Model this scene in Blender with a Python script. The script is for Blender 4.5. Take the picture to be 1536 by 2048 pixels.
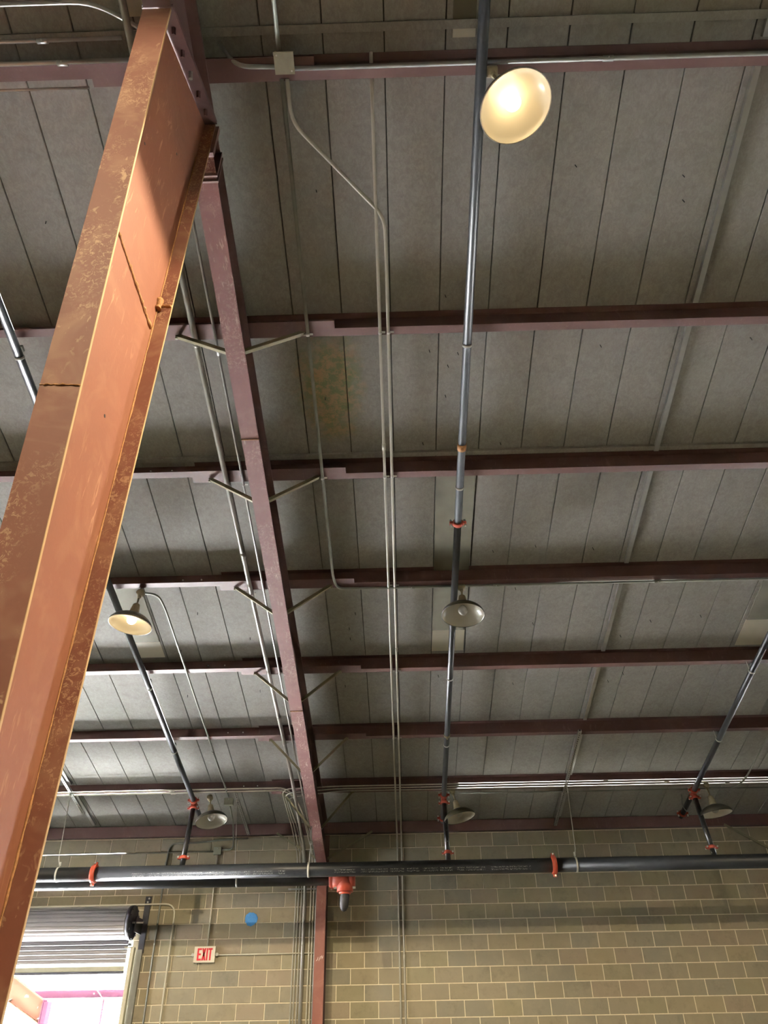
import bpy, math, random
from mathutils import Vector, Matrix
random.seed(7)
PI = math.pi
SC = bpy.context.scene
COL = SC.collection
for o in list(bpy.data.objects):
    bpy.data.objects.remove(o)

# ------------------------------------------------------------------ camera
FW = Vector((-0.012202358, 0.808164703, 0.588830123))
UP = Vector((0.025238625, -0.588437427, 0.808148752))
RT = Vector((0.999606980, 0.024722584, -0.013216642))
CAM = Vector((0, 0, 1.6))
FPX = 1490.0
cd = bpy.data.cameras.new('camera')
cam = bpy.data.objects.new('camera', cd)
COL.objects.link(cam)
cd.sensor_fit = 'VERTICAL'
cd.sensor_height = 36.0
cd.lens = FPX / 2048 * 36.0
cd.clip_start = 0.05
cam.matrix_world = Matrix(((RT.x, UP.x, -FW.x, CAM.x), (RT.y, UP.y, -FW.y, CAM.y), (RT.z, UP.z, -FW.z, CAM.z), (0, 0, 0, 1)))
SC.camera = cam

# ------------------------------------------------------------------ world, sun, exposure
SKY = 2.0
SUN = 900.0
BULB = 4.0
SPOT = 365.0
EXPOSURE = 1.34
w = bpy.data.worlds.new('sky')
SC.world = w
w.use_nodes = True
bg = w.node_tree.nodes['Background']
bg.inputs[0].default_value = (0.93, 0.96, 1.0, 1)
bg.inputs[1].default_value = SKY
sd = bpy.data.lights.new('sun', 'SUN')
sd.energy = SUN
sd.angle = math.radians(0.6)
sd.color = (0.97, 0.985, 1.0)
sun = bpy.data.objects.new('sun', sd)
COL.objects.link(sun)
sun.rotation_euler = Vector((0.10, -0.78, -0.60)).to_track_quat('-Z', 'Y').to_euler()
SC.view_settings.view_transform = 'Standard'
SC.view_settings.look = 'None'
SC.view_settings.gamma = 1.0
SC.view_settings.use_curve_mapping = False
SC.view_settings.exposure = EXPOSURE
SC.cycles.max_bounces = 5
SC.cycles.diffuse_bounces = 2
SC.cycles.glossy_bounces = 2
SC.cycles.transmission_bounces = 3
SC.cycles.caustics_reflective = False
SC.cycles.caustics_refractive = False

# ------------------------------------------------------------------ geometry of the place
S = 0.2225245                       # roof pitch (radians), roof falls towards the block wall
T = math.tan(S); CS = math.cos(S); SN = math.sin(S)
D = 12.676                          # distance of the block wall
PBW = 4.46                          # underside of the purlins at the wall
RH = 0.17                           # purlin height
XF = -1.2185                        # plane of the near frame
FB = 0.076                          # half flange width
BAY = 7.47
def zpb(y): return PBW + (D - y) * T
def zrf(y): return zpb(y) + RH
VD = Vector((0, CS, -SN))           # down the slope
ND = Vector((0, -SN, -CS))          # out of the roof, into the room
def pxy(p):
    q = Vector(p) - CAM
    z = q.dot(FW)
    if z <= 0.05: return (-9999, -9999)
    return (768 + FPX * q.dot(RT) / z, 1024 - FPX * q.dot(UP) / z)

# ------------------------------------------------------------------ materials
MATS = {}
class NT:
    def __init__(s, name):
        s.m = bpy.data.materials.new(name); s.m.use_nodes = True
        s.t = s.m.node_tree; s.b = s.t.nodes['Principled BSDF']; MATS[name] = s.m
        s.geo = s.n('ShaderNodeNewGeometry')
    def n(s, typ, **kw):
        x = s.t.nodes.new(typ)
        for k, v in kw.items(): setattr(x, k, v)
        return x
    def l(s, a, b): s.t.links.new(a, b)
    def pos(s, scale=(1, 1, 1)):
        m = s.n('ShaderNodeVectorMath', operation='MULTIPLY'); s.l(s.geo.outputs['Position'], m.inputs[0]); m.inputs[1].default_value = scale
        return m.outputs[0]
    def noise(s, scale, detail=4, rough=0.6, vec=None, dist=0.0):
        x = s.n('ShaderNodeTexNoise'); x.inputs['Scale'].default_value = scale; x.inputs['Detail'].default_value = min(detail, 3)
        x.inputs['Roughness'].default_value = rough; x.inputs['Distortion'].default_value = dist
        s.l(vec if vec is not None else s.geo.outputs['Position'], x.inputs['Vector']); return x.outputs['Fac']
    def ramp(s, fac, a, b, ca=(0, 0, 0, 1), cb=(1, 1, 1, 1)):
        r = s.n('ShaderNodeValToRGB'); s.l(fac, r.inputs[0])
        r.color_ramp.elements[0].position = a; r.color_ramp.elements[0].color = ca
        r.color_ramp.elements[1].position = b; r.color_ramp.elements[1].color = cb
        return r.outputs[0]
    def mix(s, fac, a, b, blend='MIX'):
        m = s.n('ShaderNodeMix', data_type='RGBA', blend_type=blend)
        for sock, v in ((m.inputs[0], fac), (m.inputs[6], a), (m.inputs[7], b)):
            if isinstance(v, (int, float)): sock.default_value = v
            elif isinstance(v, tuple): sock.default_value = v if len(v) == 4 else v + (1,)
            else: s.l(v, sock)
        return m.outputs[2]
    def math(s, op, a, b=0.0, c=None):
        m = s.n('ShaderNodeMath', operation=op)
        for i, v in enumerate((a, b) if c is None else (a, b, c)):
            if isinstance(v, (int, float)): m.inputs[i].default_value = v
            else: s.l(v, m.inputs[i])
        return m.outputs[0]
    def bump(s, h, strength=0.3, dist=0.01):
        b = s.n('ShaderNodeBump'); b.inputs['Strength'].default_value = strength; b.inputs['Distance'].default_value = dist
        s.l(h, b.inputs['Height']); s.l(b.outputs[0], s.b.inputs['Normal'])
    def out(s, col, rough=0.6, metal=0.0, spec=None):
        if isinstance(col, tuple): s.b.inputs['Base Color'].default_value = col if len(col) == 4 else col + (1,)
        else: s.l(col, s.b.inputs['Base Color'])
        if isinstance(rough, (int, float)): s.b.inputs['Roughness'].default_value = rough
        else: s.l(rough, s.b.inputs['Roughness'])
        s.b.inputs['Metallic'].default_value = metal
        if spec is not None: s.b.inputs['Specular IOR Level'].default_value = spec
        return s.m

def simple(name, col, rough=0.5, metal=0.0, var=0.15, scale=20, bump=0.0, spec=None):
    t = NT(name)
    f = t.noise(scale, 1)
    c = t.mix(f, tuple(x * (1 - var) for x in col), tuple(min(1, x * (1 + var)) for x in col))
    if bump: t.bump(t.noise(scale * 4, 3), bump, 0.004)
    return t.out(c, rough, metal, spec)

def primer(name, col, scratch=0.0, dust=0.0, rough=0.55, pale=(0.62, 0.42, 0.30), sscale=(9, 9, 1.2), speck=0.0):
    t = NT(name)
    big = t.noise(1.3, 3)
    c = t.mix(big, tuple(x * 0.82 for x in col), tuple(x * 1.15 for x in col))
    fine = t.noise(45, 3, 0.7)
    c = t.mix(t.math('MULTIPLY', fine, 0.25), c, tuple(x * 0.55 for x in col))
    st = t.noise(4.0, 5, 0.65, t.pos(sscale), 0.6)
    if dust:
        m = t.ramp(t.noise(3.1, 6, 0.75, None, 0.8), 0.5, 0.72)
        m2 = t.math('MULTIPLY', m, dust)
        c = t.mix(m2, c, pale)
    if speck:
        m = t.ramp(t.noise(38, 6, 0.8, None, 1.2), 0.53, 0.60)
        g = t.ramp(t.noise(1.7, 3, 0.6), 0.46, 0.60)
        c = t.mix(t.math('MULTIPLY', t.math('MULTIPLY', m, g), speck), c, pale)
    if scratch:
        m = t.ramp(st, 0.60, 0.67)
        g = t.ramp(t.noise(1.1, 2), 0.42, 0.6)
        c = t.mix(t.math('MULTIPLY', t.math('MULTIPLY', m, g), scratch), c, pale)
    t.bump(t.noise(60, 3), 0.12, 0.003)
    return t.out(c, rough)

PRIM = (0.235, 0.078, 0.052)
primer('red_primer', PRIM, 0.35, 0.10)
primer('red_primer_scratched', (0.190, 0.082, 0.075), 1.0, 0.12, pale=(0.58, 0.45, 0.38), sscale=(13, 2.0, 3), speck=0.5)
primer('red_primer_flange', (0.250, 0.098, 0.060), 0.8, 0.30, pale=(0.56, 0.36, 0.21), sscale=(5, 5, 3.5), speck=0.75)
primer('red_primer_web', (0.262, 0.095, 0.050), 0.45, 0.12, pale=(0.62, 0.36, 0.20), sscale=(2, 8, 1.3))
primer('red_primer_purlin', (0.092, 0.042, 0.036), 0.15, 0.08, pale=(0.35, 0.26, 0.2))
primer('red_primer_edge', (0.52, 0.34, 0.17), 0.5, 0.3, pale=(0.66, 0.48, 0.28))
simple('weld_bead', (0.42, 0.20, 0.07), 0.75, 0, 0.5, 70, 0.8)
simple('brace_steel', (0.20, 0.175, 0.10), 0.5, 0.1, 0.3, 9)
simple('galvanized', (0.50, 0.51, 0.49), 0.36, 0.75, 0.14, 12)
simple('conduit_steel', (0.60, 0.585, 0.50), 0.36, 0.2, 0.1, 8)
simple('conduit_grey', (0.42, 0.42, 0.38), 0.38, 0.45, 0.12, 8)
simple('conduit_dull', (0.24, 0.25, 0.21), 0.45, 0.35, 0.2, 8)
simple('conduit_cream', (0.76, 0.73, 0.60), 0.4, 0.0, 0.08, 8)
simple('galvanized_dull', (0.30, 0.31, 0.29), 0.48, 0.5, 0.18, 10)
simple('red_paint', (0.52, 0.085, 0.045), 0.42, 0, 0.25, 14)
simple('bolt_steel', (0.72, 0.72, 0.68), 0.3, 0.7, 0.1, 20)
simple('black_rubber', (0.018, 0.018, 0.020), 0.6, 0, 0.2, 10)
simple('ring_white', (0.72, 0.72, 0.66), 0.4, 0.2, 0.1, 20)
simple('shade_enamel', (0.045, 0.040, 0.022), 0.35, 0, 0.3, 12)
simple('shade_white', (0.83, 0.79, 0.68), 0.22, 0, 0.05, 7)
simple('lamp_casting', (0.34, 0.29, 0.18), 0.55, 0.3, 0.3, 22, 0.3)
simple('box_steel', (0.36, 0.36, 0.27), 0.5, 0.35, 0.2, 16)
simple('skylight_cover', (0.105, 0.098, 0.066), 0.8, 0, 0.35, 5, 0.3)
simple('skylight_sheet', (0.74, 0.70, 0.56), 0.5, 0, 0.06, 6)
simple('roof_backing', (0.03, 0.03, 0.027), 0.9)
simple('mortar', (0.74, 0.66, 0.48), 0.9, 0, 0.12, 30, 0.4)
simple('mortar_grey', (0.40, 0.36, 0.28), 0.9, 0, 0.12, 30, 0.4)
simple('concrete_floor', (0.19, 0.182, 0.17), 0.6, 0, 0.12, 1.5)
simple('bright_ground', (0.60, 0.60, 0.60), 0.8, 0, 0.1, 1.0)
simple('plain_wall', (0.36, 0.34, 0.28), 0.85, 0, 0.1, 2)
simple('door_slat', (0.36, 0.34, 0.34), 0.45, 0.15, 0.08, 5)
simple('door_bar', (0.55, 0.54, 0.42), 0.45, 0.3, 0.12, 12)
simple('door_guide', (0.70, 0.67, 0.52), 0.45, 0.2, 0.08, 9)
simple('dark_steel', (0.030, 0.030, 0.038), 0.45, 0.1, 0.25, 10)
simple('sign_white', (0.82, 0.78, 0.66), 0.5, 0, 0.03, 8)
simple('chalk', (0.72, 0.62, 0.56), 0.9)
simple('yard_roof', (0.80, 0.80, 0.80), 0.7, 0, 0.03, 2)
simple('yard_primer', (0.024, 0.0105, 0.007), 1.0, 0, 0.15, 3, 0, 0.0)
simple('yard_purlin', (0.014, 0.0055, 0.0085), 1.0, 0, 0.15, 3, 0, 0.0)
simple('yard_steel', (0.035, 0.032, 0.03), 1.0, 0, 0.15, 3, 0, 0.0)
t = NT('sign_red'); t.out((0.62, 0.004, 0.022), 0.45)
t.b.inputs['Emission Color'].default_value = (0.9, 0.01, 0.06, 1); t.b.inputs['Emission Strength'].default_value = 0.0
t = NT('blue_paint'); t.out(t.mix(t.noise(60, 4), (0.03, 0.20, 0.55), (0.08, 0.36, 0.80)), 0.6)
t = NT('bulb_off'); t.out((0.85, 0.85, 0.8), 0.08); t.b.inputs['Transmission Weight'].default_value = 0.35
t = NT('bulb_lit'); t.out((1, 0.9, 0.7), 0.3)
t.b.inputs['Emission Color'].default_value = (1.0, 0.74, 0.40, 1); t.b.inputs['Emission Strength'].default_value = BULB
t.m.cycles.emission_sampling = 'NONE'

# fibre roof board
def roof_board(name, islands=False):
    t = NT(name)
    rnd = t.n('ShaderNodeObjectInfo').outputs['Random']
    n1 = t.noise(2.2, 5, 0.65)
    c = t.mix(n1, (0.248, 0.243, 0.218), (0.355, 0.346, 0.315))
    n2 = t.noise(34, 4, 0.8, t.pos((1, 0.6, 1)), 1.0)
    c = t.mix(t.math('MULTIPLY', t.ramp(n2, 0.40, 0.62), 0.45), c, (0.43, 0.42, 0.39))
    c = t.mix(t.math('MULTIPLY', t.ramp(t.noise(11, 5, 0.75, None, 0.7), 0.45, 0.7), 0.35), c, (0.20, 0.185, 0.155))
    c = t.mix(t.math('MULTIPLY', t.ramp(t.noise(0.9, 4, 0.6), 0.52, 0.72), 0.30), c, (0.20, 0.21, 0.155))
    v = t.math('MULTIPLY_ADD', rnd, 0.12, 0.95)
    c = t.mix(1.0, c, t.n('ShaderNodeCombineColor').outputs[0], 'MIX') if False else c
    hs = t.n('ShaderNodeHueSaturation'); t.l(c, hs.inputs['Color']); t.l(v, hs.inputs['Value']); c = hs.outputs[0]
    # old water stain between the two conduits
    sep = t.n('ShaderNodeSeparateXYZ'); t.l(t.geo.outputs['Position'], sep.inputs[0])
    dx = t.math('DIVIDE', t.math('ADD', sep.outputs[0], 0.53), 0.36)
    dy = t.math('DIVIDE', t.math('ADD', sep.outputs[1], -4.72), 0.62)
    r = t.math('SQRT', t.math('ADD', t.math('MULTIPLY', dx, dx), t.math('MULTIPLY', dy, dy)))
    r = t.math('ADD', r, t.math('MULTIPLY_ADD', t.noise(5, 4), 0.9, -0.45))
    ms = t.ramp(r, 0.45, 1.0, (1, 1, 1, 1), (0, 0, 0, 1))
    sc_ = t.mix(t.ramp(t.noise(14, 5, 0.75), 0.42, 0.6), (0.22, 0.26, 0.12), (0.46, 0.31, 0.16))
    c = t.mix(t.math('MULTIPLY', ms, 0.9), c, sc_)
    t.bump(n2, 0.25, 0.004)
    return t.out(c, 0.72, 0.0, 0.45)
roof_board('roof_board')

# concrete block
def block_mat(name, island):
    t = NT(name)
    if island: rnd = t.geo.outputs['Random Per Island']
    else: rnd = t.n('ShaderNodeObjectInfo').outputs['Random']
    r = t.n('ShaderNodeValToRGB'); t.l(rnd, r.inputs[0]); r.color_ramp.interpolation = 'CONSTANT'
    cols = [(0.321, 0.281, 0.191), (0.345, 0.298, 0.196), (0.303, 0.274, 0.196), (0.363, 0.310, 0.197), (0.329, 0.290, 0.206), (0.288, 0.266, 0.200), (0.351, 0.290, 0.206), (0.317, 0.286, 0.182)]
    el = r.color_ramp.elements
    el[0].position = 0; el[0].color = cols[0] + (1,); el[1].position = 1 / 8; el[1].color = cols[1] + (1,)
    for i in range(2, 8):
        e = el.new(i / 8); e.color = cols[i] + (1,)
    c = r.outputs[0]
    c = t.mix(t.math('MULTIPLY', t.ramp(t.noise(5, 5, 0.7), 0.45, 0.75), 0.35), c, (0.46, 0.39, 0.26))
    c = t.mix(t.math('MULTIPLY', t.ramp(t.noise(7.3, 4, 0.7), 0.55, 0.75), 0.4), c, (0.15, 0.14, 0.10))
    n2 = t.noise(120, 3, 0.7)
    c = t.mix(t.math('MULTIPLY', n2, 0.3), c, (0.18, 0.165, 0.125))
    t.bump(n2, 0.35, 0.004)
    return t.out(c, 0.88, 0, 0.3)
block_mat('block', False); block_mat('block_far', True)

# black sprinkler pipe, printed with a band of small white stencil characters
def pipe_mat(name, prints):
    t = NT(name)
    c = t.mix(t.noise(3, 3), (0.010, 0.011, 0.013), (0.020, 0.022, 0.024))
    if prints:
        sep = t.n('ShaderNodeSeparateXYZ'); t.l(t.geo.outputs['Position'], sep.inputs[0])
        vor = t.noise(1.0, 2, 0.5, t.pos((115, 1, 95)))
        ink = t.ramp(vor, 0.535, 0.56)
        wrd = t.ramp(t.noise(1.0, 1, 0.5, t.pos((9, 0, 0))), 0.42, 0.46)
        zz = sep.outputs[2]
        def band(lo, hi):
            return t.math('MULTIPLY', t.math('GREATER_THAN', zz, lo), t.math('LESS_THAN', zz, hi))
        bands = t.math('MAXIMUM', band(3.640, 3.656), band(3.614, 3.628))
        m = t.math('MULTIPLY', t.math('MULTIPLY', ink, wrd), bands)
        rng = None
        for lo, hi in prints:
            q = t.math('MULTIPLY', t.math('GREATER_THAN', sep.outputs[0], lo), t.math('LESS_THAN', sep.outputs[0], hi))
            rng = q if rng is None else t.math('MAXIMUM', rng, q)
        m = t.math('MULTIPLY', m, rng)
        c = t.mix(t.math('MULTIPLY', m, 0.55), c, (0.55, 0.55, 0.5))
    return t.out(c, 0.42, 0.0, 0.4)
pipe_mat('pipe_black', None)
pipe_mat('pipe_main', [(-3.7, -1.6), (-0.95, 1.75)])
t = NT('drop_black'); t.out(t.mix(t.math('MULTIPLY', t.ramp(t.noise(30, 3, 0.6, t.pos((1, 1, 0.4))), 0.66, 0.70), 0.8), (0.012, 0.013, 0.014), (0.55, 0.52, 0.45)), 0.3, 0, 0.6)

# ------------------------------------------------------------------ mesh helpers
class MB:
    def __init__(s): s.v = []; s.f = []; s.sm = []
    def add(s, vs, fs, smooth=False):
        n = len(s.v); s.v += [Vector(p) for p in vs]
        s.f += [tuple(i + n for i in f) for f in fs]; s.sm += [smooth] * len(fs)
        return s
    def box(s, x0, x1, y0, y1, z0, z1):
        vs = [(x, y, z) for x in (x0, x1) for y in (y0, y1) for z in (z0, z1)]
        return s.add(vs, [(0, 1, 3, 2), (4, 6, 7, 5), (0, 4, 5, 1), (2, 3, 7, 6), (0, 2, 6, 4), (1, 5, 7, 3)])
    def prism(s, poly, a, b):      # poly list of Vectors, extruded from offset a to offset b
        n = len(poly); a = Vector(a); b = Vector(b)
        vs = [Vector(p) + a for p in poly] + [Vector(p) + b for p in poly]
        fs = [tuple(range(n))[::-1], tuple(range(n, 2 * n))] + [(i, (i + 1) % n, n + (i + 1) % n, n + i) for i in range(n)]
        return s.add(vs, fs)
    def bar(s, p, q, w, h, up=(0, 0, 1)):   # rectangular bar from p to q
        p = Vector(p); q = Vector(q); d = (q - p).normalized()
        u = Vector(up); r = d.cross(u)
        if r.length < 1e-4: r = d.cross(Vector((1, 0, 0)))
        r.normalize(); u = r.cross(d)
        c = [r * (-w / 2) + u * (-h / 2), r * (w / 2) + u * (-h / 2), r * (w / 2) + u * (h / 2), r * (-w / 2) + u * (h / 2)]
        vs = [p + k for k in c] + [q + k for k in c]
        return s.add(vs, [(3, 2, 1, 0), (4, 5, 6, 7), (0, 1, 5, 4), (1, 2, 6, 5), (2, 3, 7, 6), (3, 0, 4, 7)])
    def tube(s, pts, r, seg=10, caps=True, jitter=0.0):
        pts = [Vector(p) for p in pts]; n = len(pts); rings = []
        d0 = (pts[1] - pts[0]).normalized()
        u = d0.orthogonal().normalized()
        base = len(s.v)
        for i, p in enumerate(pts):
            if i == 0: d = d0
            elif i == n - 1: d = (pts[i] - pts[i - 1]).normalized()
            else:
                d = ((pts[i] - pts[i - 1]).normalized() + (pts[i + 1] - pts[i]).normalized())
                d = d.normalized() if d.length > 1e-6 else (pts[i] - pts[i - 1]).normalized()
            u = (u - d * u.dot(d))
            u = u.normalized() if u.length > 1e-6 else d.orthogonal().normalized()
            v = d.cross(u)
            k = 1.0
            if 0 < i < n - 1:
                c = max(0.3, d.dot((pts[i] - pts[i - 1]).normalized())); k = 1.0
            rr = r * (1 + random.uniform(-jitter, jitter)) if jitter else r
            for j in range(seg):
                a = 2 * PI * j / seg
                s.v.append(p + (u * math.cos(a) + v * math.sin(a)) * rr)
        for i in range(n - 1):
            for j in range(seg):
                a = base + i * seg + j; b = base + i * seg + (j + 1) % seg
                s.f.append((a, b, b + seg, a + seg)); s.sm.append(True)
        if caps:
            s.f.append(tuple(base + j for j in range(seg))[::-1]); s.sm.append(False)
            s.f.append(tuple(base + (n - 1) * seg + j for j in range(seg))); s.sm.append(False)
        return s
    def lathe(s, prof, origin=(0, 0, 0), axis=(0, 0, 1), seg=24, smooth=True):
        o = Vector(origin); ax = Vector(axis).normalized(); u = ax.orthogonal().normalized(); v = ax.cross(u)
        base = len(s.v); n = len(prof)
        for r, h in prof:
            for j in range(seg):
                a = 2 * PI * j / seg
                s.v.append(o + ax * h + (u * math.cos(a) + v * math.sin(a)) * max(r, 1e-5))
        for i in range(n - 1):
            for j in range(seg):
                a = base + i * seg + j; b = base + i * seg + (j + 1) % seg
                s.f.append((a, b, b + seg, a + seg)); s.sm.append(smooth)
        return s
    def build(s, name, mat, parent=None):
        loc = Vector((0, 0, 0)); p = parent
        while p is not None:
            loc += Vector(p.location); p = p.parent
        me = bpy.data.meshes.new(name)
        me.from_pydata([tuple(q - loc) for q in s.v], [], s.f)
        me.polygons.foreach_set('use_smooth', s.sm)
        me.update()
        me.materials.append(MATS[mat])
        o = bpy.data.objects.new(name, me); COL.objects.link(o)
        if parent is not None: o.parent = parent
        return o

def tag(o, label=None, cat=None, group=None, kind=None):
    if label: o['label'] = label
    if cat: o['category'] = cat
    if group: o['group'] = group
    if kind: o['kind'] = kind
    return o
def thing(name, loc, label, cat, group=None):
    o = bpy.data.objects.new(name, None); COL.objects.link(o); o.location = loc
    o.empty_display_size = 0.1
    return tag(o, label, cat, group)
def copy_child(src, parent, loc):
    c = src.copy(); COL.objects.link(c); c.parent = parent; c.location = loc; return c

def fillet(pts, r=0.12, n=5):
    pts = [Vector(p) for p in pts]; out = [pts[0]]
    for i in range(1, len(pts) - 1):
        a, b, c = pts[i - 1], pts[i], pts[i + 1]
        d1 = (a - b); d2 = (c - b); k = min(r, d1.length * 0.45, d2.length * 0.45)
        p = b + d1.normalized() * k; q = b + d2.normalized() * k
        for j in range(n + 1):
            t_ = j / n
            out.append(p * (1 - t_) ** 2 + b * 2 * t_ * (1 - t_) + q * t_ ** 2)
    out.append(pts[-1]); return out

# ================================================================== THE SETTING
XL, XR, YB = -10.4, 11.2, -8.0
fl = MB().box(XL, XR, YB, D + 0.2, -0.2, 0).build('floor', 'concrete_floor'); tag(fl, kind='structure')
gr = MB().box(-40, 40, -40, 60, -0.4, -0.21).build('ground', 'bright_ground'); tag(gr, 'sunlit pale ground outside the building', 'ground', kind='structure')
# ---- back wall of concrete blocks
X0, ZB0, BL, BH = 0.43033, 4.24889, 0.4064, 0.2032
DX = X0 - BL * 11                      # right jamb of the roll-up door opening
DXL = DX - BL * 9
DZ = ZB0 - BH * 6                      # head of the opening
ZTOP = ZB0 + BH
wm = MB()
EXA, EXB = X0 + BL * 18, X0 + BL * 25          # a second door opening, beyond the right edge
wm.box(DX - 0.004, EXA, D + 0.005, D + 0.2, 0, ZTOP + 0.01)
wm.box(EXA, EXB, D + 0.005, D + 0.2, DZ + 0.004, ZTOP + 0.01)
wm.box(EXB, XR, D + 0.005, D + 0.2, 0, ZTOP + 0.01)
wm.box(DXL, DX - 0.004, D + 0.005, D + 0.2, DZ + 0.004, ZTOP + 0.01)
wm.box(XL, DXL, D + 0.005, D + 0.2, 0, ZTOP + 0.01)
wm.box(XL, XR, D + 0.11, D + 0.2, ZTOP + 0.01, 4.85)
wall = wm.build('wall_back', 'mortar'); tag(wall, 'concrete block wall with pale mortar joints closing the hall', kind='structure')
def block_mesh(x0, x1, z0, z1, mb, yf=D, ch=0.004):
    j = 0.0065
    a, b, c, d = x0 + j, x1 - j, z0 + j, z1 - j
    f = [(a + ch, yf, c + ch), (b - ch, yf, c + ch), (b - ch, yf, d - ch), (a + ch, yf, d - ch)]
    m = [(a, yf + ch, c), (b, yf + ch, c), (b, yf + ch, d), (a, yf + ch, d)]
    k = [(a, yf + 0.03, c), (b, yf + 0.03, c), (b, yf + 0.03, d), (a, yf + 0.03, d)]
    fs = [(0, 1, 2, 3)]
    for i in range(4):
        n = (i + 1) % 4
        fs += [(4 + i, 4 + n, n, i), (8 + i, 8 + n, 4 + n, 4 + i)]
    mb.add(f + m + k, fs)
blocks = []
nrow = int(ZB0 / BH) + 1
for j in range(-1, nrow):
    zt = ZB0 - BH * j; zb = max(zt - BH, 0.0)
    if zt - zb < 0.05: continue
    off = 0.0 if j % 2 == 0 else BL / 2
    i0 = int((XL - X0) / BL) - 1
    for i in range(i0, int((XR - X0) / BL) + 2):
        xa = X0 + off + BL * i; xb = xa + BL
        xa, xb = max(xa, XL), min(xb, XR)
        if xb - xa < 0.05: continue
        parts = [(xa, xb)]
        if zb < DZ - 0.01:
            parts = []
            if xb <= DXL + 0.01 or xa >= DX - 0.01: parts = [(xa, xb)]
            else:
                if xa < DXL - 0.01: parts.append((xa, DXL))
                if xb > DX + 0.01: parts.append((DX, xb))
            q = []
            for a, b in parts:
                if b <= EXA + 0.01 or a >= EXB - 0.01: q.append((a, b))
                else:
                    if a < EXA - 0.01: q.append((a, EXA))
                    if b > EXB + 0.01: q.append((EXB, b))
            parts = q
        for a, b in parts:
            p = pxy(((a + b) / 2, D, (zt + zb) / 2))
            vis = -10 < p[0] < 1546 and 1640 < p[1] < 2064
            if vis and p[0] < 70 + (2048 - p[1]) * 0.24 - 60: vis = False
            if vis and zb < DZ - 0.01 and b <= DXL + 0.01: vis = False
            area = (b - a) * (zt - zb) if vis else 0
            blocks.append((0 if vis else 1, -area, abs(p[0] - 768) + abs(p[1] - 1850), a, b, zb, zt))
blocks.sort()
shared = {}
rest = MB()
cnt = 0
for vis, ar, dd, a, b, zb, zt in blocks:
    if vis == 0 and cnt < 298:
        key = (round(b - a, 4), round(zt - zb, 4))
        if key not in shared:
            mb = MB(); block_mesh(0, b - a, 0, zt - zb, mb, 0.0)
            o = mb.build('block', 'block', wall); o.location = (a, D, zb); shared[key] = o
        else: o = copy_child(shared[key], wall, (a, D, zb))
        cnt += 1
    else: block_mesh(a, b, zb, zt, rest)
o = rest.build('block_field', 'block_far', wall); o['kind'] = 'stuff'
# blue paint mark on the wall
mb = MB(); n = 40; pts = []
for i in range(n):
    a = 2 * PI * i / n; r = 0.096 * (1 + 0.03 * math.sin(3 * a + 1) + 0.03 * math.sin(11 * a) + random.uniform(-0.05, 0.05))
    pts.append(Vector((-2.298 + r * math.cos(a), D - 0.001, 3.285 + r * math.sin(a) * 0.97)))
mb.prism(pts, (0, 0, 0), (0, -0.0015, 0))
o = mb.build('paint_spot', 'blue_paint', wall); o['label'] = 'round bright blue spray paint spot on the blocks'

# ---- ceiling: backing plus separate fibre boards
def roofpt(x, y, dn=0.0): return Vector((x, y, zrf(y))) + ND * dn
yA, yB_ = D + 0.1, YB
mb = MB(); mb.prism([roofpt(XL, yA, -0.03), roofpt(XR, yA, -0.03), roofpt(XR, yB_, -0.03), roofpt(XL, yB_, -0.03)], (0, 0, 0), (0, 0, 0.12))
ceil = mb.build('ceiling', 'roof_backing'); tag(ceil, 'sloping roof deck of grey fibre boards', kind='structure')
PW, PX = 0.406, 0.02
segs = [(D + 0.08, 5.46), (5.44, 2.075), (2.055, -1.6), (-1.62, YB + 0.02)]
kmin = int((XL - PX) / PW); kmax = int((XR - PX) / PW)
for si, (ya, yb) in enumerate(segs):
    src = None
    for k in range(kmin, kmax):
        g = 0.0035
        # a whole number of boards; alike boards share one mesh
        if src is None:
            mb = MB()
            th = 0.03; ch = 0.004
            ym, yn = ya, yb
            def P(x, y, dn): return Vector((x, y - yb, zrf(y) - zrf(yb))) + ND * dn
            a, b = g, PW - g
            vs = [P(a, yn, -th), P(b, yn, -th), P(b, ym, -th), P(a, ym, -th), P(a, yn, -ch), P(b, yn, -ch), P(b, ym, -ch), P(a, ym, -ch),
                  P(a + ch, yn + ch, 0), P(b - ch, yn + ch, 0), P(b - ch, ym - ch, 0), P(a + ch, ym - ch, 0)]
            fs = [(11, 10, 9, 8)]
            for i in range(4):
                q = (i + 1) % 4
                fs += [(4 + i, q + 4, q, i), (8 + i, 8 + q, 4 + q, 4 + i)]
            mb.add(vs, fs)
            src = mb.build('roof_board', 'roof_board', ceil); o = src
            o.location = (PX + PW * k, yb, zrf(yb))
        else:
            o = copy_child(src, ceil, (PX + PW * k, yb, zrf(yb)))
# batten strips where the board ends meet
for yy in (5.45, 2.065):
    mb = MB()
    y0, y1 = yy - 0.025, yy + 0.025
    mb.prism([roofpt(XL, y0, 0.0), roofpt(XL, y1, 0.0), roofpt(XL, y1, 0.022), roofpt(XL, y0, 0.030)], (0, 0, 0), (XR - XL, 0, 0))
    mb.build('joint_batten', 'roof_board', ceil)
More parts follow.
